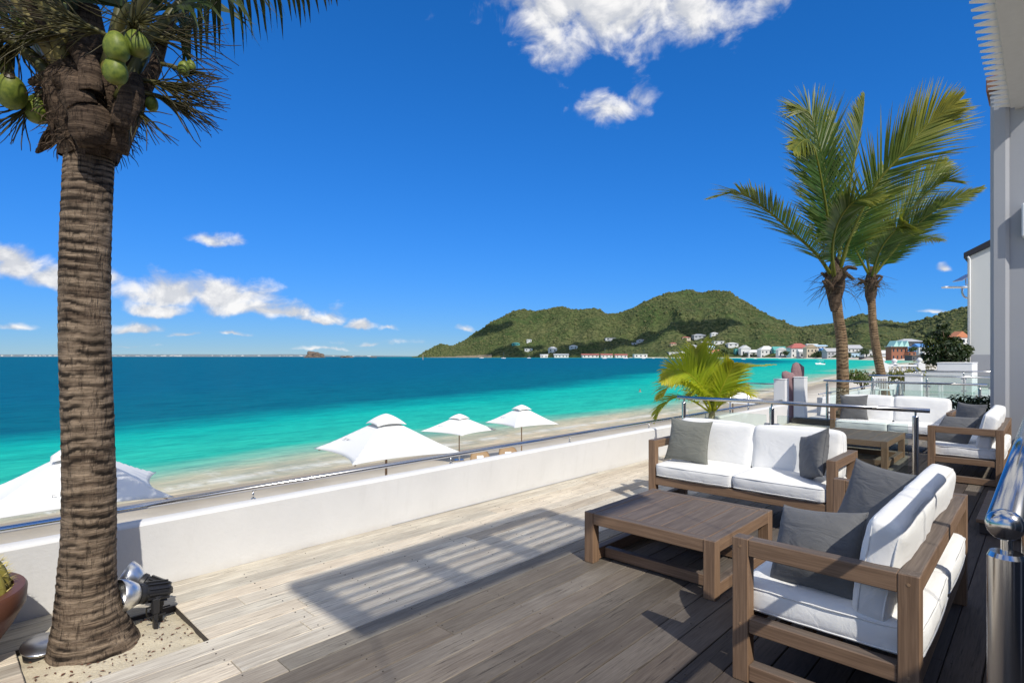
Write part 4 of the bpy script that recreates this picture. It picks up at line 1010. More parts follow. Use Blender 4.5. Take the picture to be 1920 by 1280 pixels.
# ---- the two palms on the right, wind-blown
def far_palm(label, base, path, rad, crown, fronds, seed):
    p = thing('coconut_palm', label, 'palm tree', base, 0, 'palms on the next terrace')
    palm_trunk(p, path, rad, .075, 'palm_bark_far', seed=seed, nseg=28)
    org = Vector(base); c = Vector(crown) - org; rr = random.Random(int(seed * 10)); rows = []
    for i, (h, r_) in enumerate(((-.72, .10), (-.55, .135), (-.35, .17), (-.1, .20), (.12, .21), (.33, .17), (.55, .10), (.7, .05))):
        rows.append([c + Vector((math.cos(2 * pi * j / 20), math.sin(2 * pi * j / 20), 0)) * r_ * (1 + .3 * noise.noise(Vector((j * 1.7, i * 1.3, seed)))) + Vector((0, 0, h)) for j in range(20)])
    MB().grid(rows, [.4 * ((i * 7) % 3) / 2 for i in range(160)], True).build('crown_shaft', 'palm_fibre', p, True, True)
    for i in range(11):                      # cut and dead leaf stubs
        an = 2 * pi * i / 11 + rr.uniform(-.2, .2); o_ = Vector((math.cos(an), math.sin(an), 0)); s_ = rr.uniform(.5, 1.0)
        z0 = rr.uniform(-.25, .3); pts = [c + o_ * .16 + Vector((0, 0, z0)), c + o_ * .32 * s_ + Vector((0, 0, z0 + .12)), c + o_ * .55 * s_ + Vector((0, 0, z0 + rr.uniform(-.05, .3)))]
        MB().tube(catmull(pts, 6), [.06, .07, .065, .055, .05, .045, .03], 5, attr=[.2] * 7).build('leaf_stub', 'palm_fibre', p, True, True)
    mb = MB()
    for i in range(70):
        an = rr.uniform(0, 2 * pi); o_ = Vector((math.cos(an), math.sin(an), 0)); q = c + o_ * .2 + Vector((0, 0, rr.uniform(-.2, .4))); d = (o_ + Vector((0, 0, rr.uniform(-.9, .5)))).normalized(); pts = [q]
        for s_ in range(4): d = (d + Vector((rr.uniform(-.3, .3), rr.uniform(-.3, .3), -.15))).normalized(); q = q + d * rr.uniform(.1, .2); pts.append(q)
        mb.tube(pts, [.008, .006, .005, .004, .002], 3, attr=[.5] * 5)
    mb.build('flower_stalk', 'twig', p, True, True)['kind'] = 'stuff'
    for i, (pts, kw) in enumerate(fronds):
        a = dict(Lm=1.15, n=108, mt='palm_leaf', t0=.15, wid=.046, droop=.20, fwd=.75, lift=.15, r0=.055, seed=int(seed * 100) + i, tipc=.48, ragged=.18); a.update(kw)
        frond(p, pts, **a)
    return p
dA = 14.6; A = lambda px, py, dz=0: at(px, py, dA + dz)
TOC = Vector((SN, -CS, 0))      # towards the camera
baseA = Vector(gz(1579, 778, 0)); baseA = at(1579, 0, dA); baseA.z = 0.0
UPc = tuple(TOC + Vector((0, 0, .25)))
far_palm('left and nearer of the two wind-blown palms on the right', baseA, [baseA + Vector((0, 0, -.1)), A(1580, 720), A(1578, 640), A(1571, 590), A(1567, 552)], lambda t_: lerp_tab([(0, .160), (.3, .140), (.8, .122), (1, .115)], t_), A(1566, 532), [
    ([A(1561, 520), A(1532, 478, -.3), A(1480, 430, -.7), A(1430, 388, -1.1), A(1385, 362, -1.4), A(1330, 372, -1.6)], dict(up=(0, -.3, 1), Lm=1.15)),
    ([A(1563, 520), A(1556, 440, -.4), A(1542, 350, -.9), A(1528, 285, -1.4), A(1512, 262, -2.0), A(1488, 280, -2.4)], dict(up=UPc, Lm=1.55, fwd=.9)),
    ([A(1566, 520, .1), A(1560, 420, .4), A(1545, 310, .6), A(1522, 220, .7), A(1500, 205, .7)], dict(up=tuple(-TOC), Lm=1.5, fwd=1.0)),
    ([A(1568, 520), A(1582, 420, .2), A(1600, 310, .2), A(1614, 240, .3), A(1621, 178, .3)], dict(up=(-.8, .3, .3), Lm=1.0, fwd=1.25, lift=.5)),
    ([A(1571, 520), A(1592, 450, -.4), A(1640, 350, -1.0), A(1700, 280, -1.4), A(1745, 228, -1.6), A(1797, 190, -1.9)], dict(up=UPc, Lm=1.5, fwd=.85, tipc=1.1)),
    ([A(1570, 520, .2), A(1600, 440, .6), A(1640, 380, 1.2), A(1690, 350, 1.8)], dict(up=(.2, .2, 1), Lm=1.3)),
    ([A(1565, 515, .1), A(1548, 420, .7), A(1540, 300, 1.2), A(1560, 210, 1.6)], dict(up=tuple(-TOC), Lm=1.4, fwd=1.0)),
    ([A(1564, 520, -.1), A(1560, 470, -.6), A(1570, 420, -1.2), A(1600, 380, -1.8), A(1650, 372, -2.4)], dict(up=UPc, Lm=1.15, fwd=.8)),
], 1.7)
dB = 20.5; B = lambda px, py, dz=0: at(px, py, dB + dz)
baseB = at(1662, 0, dB); baseB.z = 0
far_palm('right and farther of the two palms, its trunk leaning left', baseB, [baseB + Vector((0, 0, -.1)), B(1655, 715), B(1644, 660), B(1637, 610), B(1634, 560)], lambda t_: lerp_tab([(0, .18), (.3, .15), (.8, .13), (1, .125)], t_), B(1633, 535), [
    ([B(1634, 520), B(1668, 480, -.3), B(1710, 430, -.8), B(1770, 385, -1.2), B(1842, 352, -1.6)], dict(up=UPc, Lm=1.1, fwd=1.1, droop=.2)),
    ([B(1634, 520), B(1655, 450, .2), B(1690, 390, .4), B(1740, 338, .6), B(1775, 305, .6)], dict(up=UPc, Lm=1.7, fwd=.9)),
    ([B(1636, 520), B(1668, 450, -.5), B(1710, 390, -1.0), B(1760, 345, -1.5), B(1802, 342, -2.0)], dict(up=(0, 0, 1), Lm=1.4, fwd=.9)),
    ([B(1632, 520), B(1622, 450, 0), B(1630, 380, .3), B(1655, 310, .6)], dict(up=UPc, Lm=1.6)),
    ([B(1632, 520), B(1605, 470, -.3), B(1590, 430, -.6), B(1560, 420, -1)], dict(up=UPc, Lm=1.4)),
    ([B(1636, 520), B(1670, 480, .4), B(1715, 450, .8), B(1765, 450, 1.2)], dict(up=(0, 0, 1), Lm=1.3, droop=.4)),
    ([B(1634, 520, -.1), B(1650, 470, -.8), B(1680, 430, -1.6), B(1700, 420, -2.4)], dict(up=UPc, Lm=1.4)),
], 2.9)
# ---- young palm beyond the white sofa
dY = 10.1; Y_ = lambda px, py, dz=0: at(px, py, dY + dz)
baseY = at(1333, 0, dY); baseY.z = 0
yp = thing('young_palm', 'young bright yellow-green palm behind the white sofa', 'palm tree', baseY)
MB().tube([Vector((0, 0, -.02)), Vector((0, 0, .25)), Y_(1334, 790) - baseY, Y_(1335, 770) - baseY], [.10, .085, .065, .05], 12, attr=[.2, .3, .4, .5]).build('stem', 'petiole', yp, True, True)
for i, (pts, kw) in enumerate([
    ([Y_(1334, 775), Y_(1325, 735, -.1), Y_(1315, 700, -.1), Y_(1308, 675, -.1), Y_(1305, 655, -.05)], dict(up=UPc, fwd=.9, Lm=.62)),
    ([Y_(1334, 775), Y_(1322, 735, .1), Y_(1300, 705, .1), Y_(1275, 690, 0), Y_(1252, 700, -.1)], dict(Lm=.5, droop=.5)),
    ([Y_(1334, 775), Y_(1312, 742, -.2), Y_(1285, 722, -.35), Y_(1258, 722, -.5), Y_(1232, 748, -.6)], dict(Lm=.52, droop=.5)),
    ([Y_(1336, 775), Y_(1345, 740, .0), Y_(1362, 708, .0), Y_(1395, 690, .0), Y_(1455, 683, .1)], dict(Lm=.42, fwd=.9, droop=.35)),
    ([Y_(1335, 775), Y_(1338, 740, .2), Y_(1346, 705, .4), Y_(1340, 680, .6)], dict(up=tuple(-TOC), Lm=.5, fwd=.9)),
    ([Y_(1334, 775), Y_(1300, 752, -.1), Y_(1268, 745, -.1), Y_(1242, 762, -.1), Y_(1228, 790, -.1)], dict(Lm=.45, droop=.6)),
    ([Y_(1336, 775), Y_(1352, 745, .2), Y_(1375, 725, .5), Y_(1400, 730, .8)], dict(Lm=.45, droop=.5)),
    ([Y_(1335, 775), Y_(1330, 750, .3), Y_(1310, 735, .7), Y_(1285, 745, 1.0)], dict(Lm=.45, droop=.5)),
    ([Y_(1335, 775), Y_(1318, 730, -.3), Y_(1290, 700, -.5), Y_(1262, 695, -.7), Y_(1240, 715, -.9)], dict(up=UPc, Lm=.55, droop=.35, fwd=.8)),
    ([Y_(1336, 775), Y_(1350, 735, -.2), Y_(1366, 702, -.3), Y_(1376, 682, -.4)], dict(up=UPc, Lm=.5, fwd=.9)),
    ([Y_(1336, 775), Y_(1358, 752, -.2), Y_(1385, 735, -.4), Y_(1412, 742, -.6)], dict(Lm=.42, droop=.5)),
    ([Y_(1334, 775), Y_(1328, 738, .2), Y_(1322, 700, .3), Y_(1322, 668, .4)], dict(up=UPc, Lm=.6, fwd=.9))]):
    a = dict(Lm=.5, n=56, mt='young_palm_leaf', t0=.18, wid=.034, droop=.25, fwd=.6, lift=.3, r0=.018, seed=700 + i, tipc=.8, ragged=.1); a.update(kw); frond(yp, pts, **a)
# ================================================================== BEACH UMBRELLAS
def sand_z(x, y):
    f_ = x - shore_x(y); return SEA + min(max(f_, 0) * .085, .95 + .008 * f_)
def strokes(mb, org, ax, ay, nn, segs, wd):
    for (x0, y0, x1, y1) in segs:
        a = org + ax * x0 + ay * y0; b_ = org + ax * x1 + ay * y1; d = (b_ - a); d = d.normalized() if d.length > 1e-6 else ax; sd = nn.cross(d).normalized() * wd / 2
        mb.add([a - sd, b_ - sd, b_ + sd, a + sd], [(0, 1, 2, 3)])
def umbrella(label, top, phi, Rd=1.6, drop=.70, logo='mark'):
    zs = sand_z(top.x, top.y); s_ = Rd / math.sqrt(2); n = 24
    t = thing('beach_umbrella', label, 'umbrella', (top.x, top.y, zs), YAW + math.radians(phi) - pi / 4, 'white beach umbrellas')
    h = top.z - zs
    def P(u, v):
        m_ = max(abs(u), abs(v)); return Vector((s_ * u * (1 - .17 * (1 - v * v) * u * u), s_ * v * (1 - .17 * (1 - u * u) * v * v), h - .10 - (drop - .10) * (m_ ** .96)))
    rows = [[P(2 * i / n - 1, 2 * j / n - 1) for j in range(n + 1)] for i in range(n + 1)]
    mb = MB().grid(rows); c_ = autosmooth(mb.build('canopy', 'canopy_cloth', t), 12); sm = c_.modifiers.new('cloth', 'SOLIDIFY'); sm.thickness = .012; sm.offset = -1
    r2 = .27; n2 = 16
    def Q(u, v):
        m_ = max(abs(u), abs(v)); q = P(u * r2, v * r2); ar = (1 - min(abs(u), abs(v)) ** 2 / max(m_, .001) ** 2) if m_ > 0 else 1
        return Vector((q.x * 1.04, q.y * 1.04, h - .03 - .150 * m_ ** 1.7 - .052 * m_ + .035 * ar * m_ ** 3))
    cp = autosmooth(MB().grid([[Q(2 * i / n2 - 1, 2 * j / n2 - 1) for j in range(n2 + 1)] for i in range(n2 + 1)]).build('vent_cap', 'canopy_cloth', t), 25); sm = cp.modifiers.new('cloth', 'SOLIDIFY'); sm.thickness = .01; sm.offset = -1
    MB().tube([(0, 0, -.3), (0, 0, h - .06)], .024, 10).build('pole', 'teak_pole', t, True)
    for sx in (-1, 1):
        for sy in (-1, 1):
            e = P(sx * .98, sy * .98); MB().tube([(0, 0, h - .30), (e.x * .96, e.y * .96, e.z - .05)], .010, 6).build('rib', 'teak_pole', t)
    MB().lathe([(.22, .0), (.22, .05), (.05, .07), (.045, .28), (.03, .28)], 16).build('base', 'brushed_steel', t)
    # print on the seaward-left panel
    pa = P(-.5, -.6); ax = Vector((1, 0, 0)); sl = (P(0, -.4) - P(0, -.8)).normalized(); nn = ax.cross(sl); nn = nn if nn.z > 0 else -nn
    lb = MB()
    if logo == 'EM':
        ax = Vector((0, 1, 0)); sl = (P(.4, 0) - P(.8, 0)).normalized(); nn = ax.cross(sl); nn = nn if nn.z > 0 else -nn; o_ = P(.80, 0) + nn * .006 + ax * -.26; L = .085
        e = [(0, 0, 0, L), (0, 0, .05, 0), (0, L / 2, .045, L / 2), (0, L, .05, L)]; m_ = [(.085, 0, .085, L), (.085, L, .122, L * .4), (.122, L * .4, .16, L), (.16, L, .16, 0)]
        strokes(lb, o_, ax, sl, nn, e + m_, .007); strokes(lb, o_, ax, sl, nn, [(-.02, L + .02, .17, L + .11)], .009)
    else:
        rr = random.Random(5); o_ = P(-.46, -.70) + nn * .006; sg = []
        for row, wd in ((.075, .10), (.045, .14), (.012, .12)):
            x = -.02
            while x < wd: sg.append((x, row, x + rr.uniform(.004, .014), row + rr.uniform(.008, .022))); x += rr.uniform(.012, .020)
        strokes(lb, o_, ax, sl, nn, sg, .004); strokes(lb, o_, ax, sl, nn, [(.165, .05, .205, .075)], .022); strokes(lb, o_, ax, sl, nn, [(.235, .075, .25, .08)], .016); strokes(lb, o_, ax, sl, nn, [(.285, .085, .295, .088)], .012)
    lb.build('print', 'ink', t)['kind'] = 'stuff'
    return t
umbrella('white beach umbrella half hidden behind the big palm trunk', at(145, 826, 8.0), -7, 1.5, .75, logo='EM')
umbrella('largest white beach umbrella in open view, nearest the parapet wall', at(724, 772, 11.0), -9, 1.52, .75)
umbrella('white beach umbrella in the middle, overlapped by the nearest one', at(861, 774, 24.2), 9, 1.66, .75)
umbrella('white beach umbrella farthest right of the three standing together', at(978, 757, 24.0), -11, 1.6, .82)
umbrella('white beach umbrella behind the young palm', at(1374, 721, 23.5), 10)
def lounger(label, p, rz):
    zs = sand_z(p[0], p[1]); t = thing('sun_lounger', label, 'sun lounger', (p[0], p[1], zs), rz, 'wicker loungers on the sand')
    for sx in (-1, 1):
        for yy in (-.85, .5): MB().cbox(sx * .29 - .025, sx * .29 + .025, yy - .025, yy + .025, 0, .30, .004).build('leg', 'teak_pole', t)
    MB().cbox(-.33, .33, -.95, .6, .29, .36, .02).build('seat', 'lounger_wicker', t)
    rows = []
    for i in range(10):
        a = i / 9; rows.append([(u * (.33 - .10 * a ** 4) * 1, .50 + .28 * a, .36 + .66 * a - .10 * abs(u) ** 3 * a ** 4) for u in [-1 + 2 * j / 10 for j in range(11)]])
    bk = MB().grid(rows).build('backrest', 'lounger_wicker', t, True); sm = bk.modifiers.new('thick', 'SOLIDIFY'); sm.thickness = .07
    MB().cbox(-.28, .28, -.9, .5, .361, .43, .03).build('mattress', 'cushion_white', t)
    MB().cbox(-.12, .12, -.02, .06, .0, .30, .025, M=T3((0, .55, .62)) @ Matrix.Rotation(math.radians(-22), 4, 'X')).build('headrest', 'cushion_white', t)
q = at(908, 880, 16.8); lounger('brown wicker lounger back showing just over the parapet, left one', (q.x, q.y), YAW + .25)
q = at(962, 868, 17.4); lounger('brown wicker lounger back showing just over the parapet, right one', (q.x, q.y), YAW + .25)
# ================================================================== NEXT TERRACE
tag(MB().box(-4.55, 2.4, 15.32, 36, -.25, -.004).build('next_terrace', 'house_render'), 'pale paved terrace beyond the deck', kind='structure')
parapet(16.9, 30.5, 'white parapet wall of the next terrace, beyond the gate pillars')
handrail_low(17.0, 30.0, [17.4 + 2.0 * i for i in range(7)], 'steel handrail over the parapet of the next terrace')
for px, py0, py1, d, lb in ((1465, 712, 800, 13.7, 'shorter white square gate pillar left of the pink sculptures'), (1501, 708, 790, 14.9, 'taller white square gate pillar right of the pink sculptures')):
    p = at(px, 0, d); p.z = 0; zt = CAMH + (HZ - py0) * d / FPX
    t = thing('gate_pillar', lb, 'pillar', p, 0, 'white gate pillars'); MB().cbox(-.135, .135, -.135, .135, -.05, zt, .012).build('shaft', 'white_stucco', t); MB().cbox(-.142, .142, -.142, .142, zt + .001, zt + .03, .008).build('cap', 'white_stucco', t)
def sculpture(label, outline, d, th):
    pts = [at(x, y, d) for x, y in outline]; c = pts[0].copy(); c.z = min(p.z for p in pts); base = Vector((sum(p.x for p in pts) / len(pts), sum(p.y for p in pts) / len(pts), c.z))
    t = thing('sculpture', label, 'sculpture', base, 0, 'pink petal sculptures'); n = len(pts); rings = []; mid = sum((p - base for p in pts), Vector()) / n
    for k_, (o_, s_) in enumerate(((-1, .0), (-1, .55), (-.85, .85), (-.4, 1), (.4, 1), (.85, .85), (1, .55), (1, .0))):
        rings.append([mid + (p - base - mid) * max(s_, .02) + Vector((-SN, CS, 0)) * th * o_ * (.75 + .25 * noise.noise(p * 3)) for p in pts])
    MB().grid(rings, None, True).build('body', 'sculpture_pink', t, True); MB().cbox(-.16, .16, -.12, .12, -.05, .02, .01).build('foot', 'dark_timber', t)
sculpture('shorter pink petal-shaped sculpture between the gate pillars', [(1474, 792), (1473, 750), (1470, 722), (1466, 704), (1467, 697), (1473, 695), (1481, 698), (1486, 698), (1489, 702), (1491, 712), (1489, 735), (1488, 792)], 15.0, .09)
sculpture('taller pink petal-shaped sculpture behind the right gate pillar', [(1488, 792), (1487, 735), (1484, 708), (1484, 692), (1487, 682), (1493, 679), (1500, 682), (1507, 688), (1507, 700), (1504, 720), (1502, 750), (1502, 792)], 15.6, .10)
t = thing('stair_railing', 'thin steel railing at the head of the beach stairs', 'railing', at(1403, 0, 17.0) * 1.0); t.location.z = -1.2
o_ = Vector(t.location)
for px in (1369, 1403): MB().tube([at(px, 720, 17) - o_, at(px, 765, 17) - o_ + Vector((0, 0, -1))], .022, 8).build('post', 'steel', t, True)
for a_, b_, c_ in ((722, 718, 720), (738, 732, 734), (752, 746, 749)): MB().tube([at(1345, a_ + 4, 17.2) - o_, at(1403, b_, 17) - o_, at(1460, c_, 16.6) - o_], .018 if a_ == 722 else .008, 8).build('rail', 'steel', t, True)
t = thing('timber_sill', 'low dark timber step on the deck right of the gate pillars', 'step', at(1535, 0, 13.2)); t.location.z = 0
MB().cbox(-.55, .55, -.15, .15, .002, .12, .01).build('beam', 'dark_timber', t); t.rotation_euler = (0, 0, 0)
# balustrade
d = 27.0; o_ = at(1690, 0, d); o_.z = .2
t = thing('balustrade', 'white classical balustrade with vase balusters and ball finials', 'balustrade', o_, YAW)
X_ = lambda px: (px - 1690) * d / FPX
z_ = lambda py: CAMH + (HZ - py) * d / FPX - .2
MB().cbox(X_(1656), X_(1722), -.10, .10, z_(687), z_(683.5), .01).build('top_rail', 'white_stucco', t); MB().cbox(X_(1656), X_(1722), -.09, .09, z_(706), z_(702), .01).build('bottom_rail', 'white_stucco', t)
MB().cbox(X_(1640), X_(1740), -.12, .12, -.4, z_(706) - .001, .01).build('plinth', 'white_stucco', t)
vase = MB().lathe([(.05, 0), (.05, .03), (.03, .05), (.045, .10), (.068, .16), (.055, .22), (.03, .30), (.028, .33), (.045, .35), (.045, z_(687) - z_(702) - .002)], 14).mesh('baluster', 'white_stucco', True)
for i in range(7): b_ = link('baluster', vase, t); b_.location = (X_(1664 + i * 9.3), 0, z_(702) + .001)
for px in (1655, 1724, 1677):
    if px != 1677: MB().cbox(X_(px) - .17, X_(px) + .17, -.17, .17, -.4, z_(682), .01).build('pier', 'white_stucco', t)
    zz = z_(682) if px != 1677 else z_(683.5)
    MB().lathe([(.16, zz + .001), (.17, zz + .03), (.07, zz + .06), (.06, zz + .08), (.11, zz + .13), (.125, zz + .19), (.10, zz + .25), (.04, zz + .29), (.001, zz + .30)], 16, c=(X_(px), 0, 0)).build('finial', 'white_stucco', t, True)
# leafy plants
def leaf_blob(mb, c, rx, ry, rz, n, size, rr, tip=.0, hollow=.35):
    for _ in range(n):
        while True:
            u = Vector((rr.uniform(-1, 1), rr.uniform(-1, 1), rr.uniform(-1, 1)))
            if hollow < u.length < 1: break
        p = c + Vector((u.x * rx, u.y * ry, u.z * rz)); nrm_ = (u + Vector((rr.uniform(-1, 1), rr.uniform(-1, 1), rr.uniform(-.3, 1.2)))).normalized(); a = nrm_.orthogonal().normalized(); a = (Matrix.Rotation(rr.uniform(0, 6.3), 3, nrm_) @ a); b_ = nrm_.cross(a); s_ = size * rr.uniform(.6, 1.3); v = min(1, max(0, tip + rr.uniform(-.25, .25)))
        mb.add([p - a * s_, p + b_ * s_ * .5 + nrm_ * s_ * .12, p + a * s_ * 1.05, p - b_ * s_ * .5 + nrm_ * s_ * .12], [(0, 1, 2, 3)], [v] * 4)
def bush(name, label, cat, base, blobs, mt, size, seed, stem=True, group=None):
    rr = random.Random(seed); t = thing(name, label, cat, base, 0, group); mb = MB(); st = MB()
    for (x, y, z, rx, rz, n, tip) in blobs:
        c = Vector((x, y, z)); leaf_blob(mb, c, rx, rx, rz, n, size, rr, tip)
        if stem: st.tube([Vector((x * .1, y * .1, -.05)), Vector((x * .5, y * .5, z * .5)), c + Vector((0, 0, rz * .4))], [.04, .028, .01], 6)
    mb.build('crown', mt, t, False, True)
    if stem: st.build('trunk', 'stem_bark', t)
    return t
d = 27.5; o_ = at(1778, 0, d); o_.z = 1.05
L_ = lambda px, py, dy=0: ((px - 1778) * d / FPX * CS - dy * SN, (px - 1778) * d / FPX * SN + dy * CS, CAMH + (HZ - py) * d / FPX - 1.05)
bl = []
for px, py, r_, n, tip in ((1757, 632, .42, 260, .05), (1760, 612, .22, 110, .1), (1745, 650, .45, 240, .15), (1768, 652, .55, 340, 0), (1790, 662, .6, 380, 0), (1800, 640, .28, 150, .1), (1806, 655, .35, 200, .45), (1752, 670, .5, 300, 0), (1775, 675, .5, 300, 0), (1800, 676, .5, 280, 0), (1738, 640, .22, 80, .5), (1788, 640, .3, 160, .1), (1773, 628, .3, 160, .1), (1786, 648, .3, 120, .6)):
    bl.append((*L_(px, py, R.uniform(-.3, .3)), r_, r_ * .8, n, tip))
bush('shrub_tree', 'dark dense leafy tree in the white planter', 'tree', o_, bl, 'dark_foliage', .10, 5)
t = thing('planter_box', 'white planter box holding the dark leafy tree', 'planter', tuple(Vector((o_.x, o_.y, 0))), YAW * .0)
q = at(1790, 0, d); 
def wallbox(label, px0, px1, py0, py1, d, depth, mt='white_stucco', name='garden_wall', cat='wall'):
    a = at(px0, 0, d); z1 = CAMH + (HZ - py0) * d / FPX; y = a.y; r = ray(px1, 0); x1 = r[0] / r[1] * y
    t = thing(name, label, cat, ((a.x + x1) / 2, y + depth / 2, 0)); hw = abs(x1 - a.x) / 2
    zb = CAMH + (HZ - py1) * d / FPX
    MB().cbox(-hw, hw, -depth / 2, depth / 2, min(zb, -.01), z1, .015).build('block', mt, t); MB().cbox(-hw - .02, hw + .02, -depth / 2 - .02, depth / 2 + .02, z1 + .001, z1 + .04, .01).build('coping', mt, t); return t
bpy.data.objects.remove(t)
wallbox('white planter box holding the dark leafy tree', 1757, 1823, 681, 700, 25.6, 2.6, name='planter_box', cat='planter')
wallbox('low white garden wall in front of the planter box', 1728, 1823, 696, 712, 24.2, .3)
wallbox('white garden block beside the flowering shrubs', 1696, 1728, 701, 715, 22.6, .3)
for i, (px, py, d, n, tip, lb) in enumerate(((1622, 700, 23.5, 320, .15, 'small green shrub left of the leaning palm trunk'), (1702, 697, 23.5, 300, .45, 'yellowish shrub in front of the balustrade'), (1728, 680, 29, 300, .7, 'yellow-leaved shrub left of the planter box'), (1645, 702, 24.5, 260, .1, 'green shrub at the foot of the leaning palm'))):
    b0_ = at(px, 0, d); zc = CAMH + (HZ - py) * d / FPX; b0_.z = min(0, zc); h = zc - b0_.z
    bush('shrub', lb, 'shrub', b0_, [(R.uniform(-.4, .4), R.uniform(-.3, .3), h * .75 + R.uniform(-.1, .2), .40, .26, n // 3, tip) for _ in range(4)], 'shrub_foliage', .07, 40 + i, group='shrubs on the next terrace')
o_ = at(1822, 0, 12.4); o_.z = 0; o_ = Vector((-.98, 14.3, 0))
t = thing('wooden_planter', 'long wooden planter behind the sofa by the tall wall', 'planter', o_)
for sy in (-1, 1): MB().cbox(-.55, .55, sy * .2 - .02, sy * .2 + .02, .02, .42, .004).build('side_board', 'teak_x', t)
for sx in (-1, 1): MB().cbox(sx * .57 - .02, sx * .57 + .02, -.2, .2, .02, .42, .004).build('end_board', 'teak_y', t)
MB().box(-.54, .54, -.17, .17, .05, .38).build('soil', 'leaf_litter', t)
bush('shrub', 'dark green bushy plant in the wooden planter', 'shrub', o_ + Vector((0, 0, .38)), [(-.32 + .16 * i, R.uniform(-.1, .1), .22, .24, .24, 170, 0) for i in range(5)], 'dark_foliage', .05, 77)
def chair(label, p, rz):
    t = thing('chair', label, 'chair', p, rz, 'white chairs on the next terrace')
    for sx in (-1, 1):
        for sy in (-1, 1): MB().cbox(sx * .2 - .015, sx * .2 + .015, sy * .2 - .015, sy * .2 + .015, 0, .44 if sy < 0 else .85, .003).build('leg', 'chair_white', t)
    MB().cbox(-.23, .23, -.23, .23, .441, .475, .01).build('seat', 'chair_white', t)
    for i in range(7): MB().cbox(-.17 + i * .053, -.15 + i * .053, .19, .21, .476, .84, .003).build('spindle', 'chair_white', t)
    MB().cbox(-.22, .22, .185, .215, .841, .89, .008).build('back_rail', 'chair_white', t)
q = at(1657, 0, 19.2); chair('white slatted chair behind the second railing', (q.x, q.y, 0), .6)
t = thing('dining_table', 'white table beside the slatted chair on the next terrace', 'table', (q.x + 1.0, q.y + .2, 0))
MB().cbox(-.6, .6, -.4, .4, .70, .74, .01).build('top', 'chair_white', t)
for sx in (-1, 1):
    for sy in (-1, 1): MB().cbox(sx * .54 - .025, sx * .54 + .025, sy * .34 - .025, sy * .34 + .025, 0, .699, .004).build('leg', 'chair_white', t)
# neighbouring gabled house at the right with roof edge and downpipe
d = 31.0; p0 = at(1814, 0, d); hy_ = p0.y
def HX(px): r = ray(px, 0); return r[0] / r[1] * hy_
def HZ_(px, py): r = ray(px, py); return CAMH + r[2] / r[1] * hy_
t = thing('gabled_house', 'pale house wall with black sloping roof edge at the right', 'house', (p0.x, p0.y, 0))
x0, x1 = 0, HX(1858) - p0.x + 3.0; zl = HZ_(1816, 482); sl_ = (HZ_(1858, 462) - zl) / (HX(1858) - p0.x); zr = zl + sl_ * x1
def house_pt(lst): return [Vector(p) for p in lst]
mb = MB(); mb.add(house_pt([(x0, 0, -.1), (x1, 0, -.1), (x1, 0, zr), (x0, 0, zl), (x0, 5, -.1), (x1, 5, -.1), (x1, 5, zr), (x0, 5, zl)]), [(0, 1, 2, 3), (4, 7, 6, 5), (0, 3, 7, 4), (1, 5, 6, 2), (3, 2, 6, 7), (0, 4, 5, 1)]); mb.build('wall', 'house_render', t)
th_ = .50; mb = MB(); mb.add(house_pt([(x0 - .15, -.2, zl - .05), (x1, -.2, zr + .0), (x1, -.2, zr + th_), (x0 - .15, -.2, zl + th_ * .45), (x0 - .15, 5.2, zl - .05), (x1, 5.2, zr), (x1, 5.2, zr + th_), (x0 - .15, 5.2, zl + th_ * .45)]), [(0, 1, 2, 3), (4, 7, 6, 5), (0, 3, 7, 4), (1, 5, 6, 2), (3, 2, 6, 7), (0, 4, 5, 1)]); mb.build('roof', 'black_roof', t)
MB().tube([(x0 + .10, -.09, .3), (x0 + .10, -.09, zl - .12), (x0 + .02, -.16, zl + .02)], .055, 10).build('downpipe', 'white_stucco', t, True)
MB().cbox(x0, x1, -.03, -.002, -.05, 1.7, .005).build('plinth', 'pale_render', t)
t = thing('street_lamp', 'white solar street lamp arm sticking out from behind the pale house', 'street lamp', at(1812, 0, 36.0)); t.location.z = 0
o_ = Vector(t.location)
S_ = lambda px, py: at(px, py, 36.0) - o_
MB().tube([S_(1818, 700), S_(1818, 540)], .08, 8).build('pole', 'brushed_steel', t, True); MB().tube(catmull([S_(1818, 560), S_(1808, 556), S_(1804, 548), S_(1804, 541)], 8), .06, 8).build('bracket', 'brushed_steel', t, True)
MB().cbox(-.85, .75, -.18, .18, -.05, .05, .02, M=T3(S_(1793, 538.5)) @ Matrix.Rotation(YAW, 4, 'Z')).build('lamp_head', 'boat_white', t)
MB().cbox(-.5, .5, -.4, .4, -.025, .025, .01, M=T3(S_(1808, 520)) @ Matrix.Rotation(YAW, 4, 'Z') @ Matrix.Rotation(math.radians(-28), 4, 'Y')).build('solar_panel', 'brushed_steel', t)
MB().tube([S_(1811, 522), S_(1811, 534), S_(1818, 534)], .04, 6).build('panel_arm', 'brushed_steel', t)
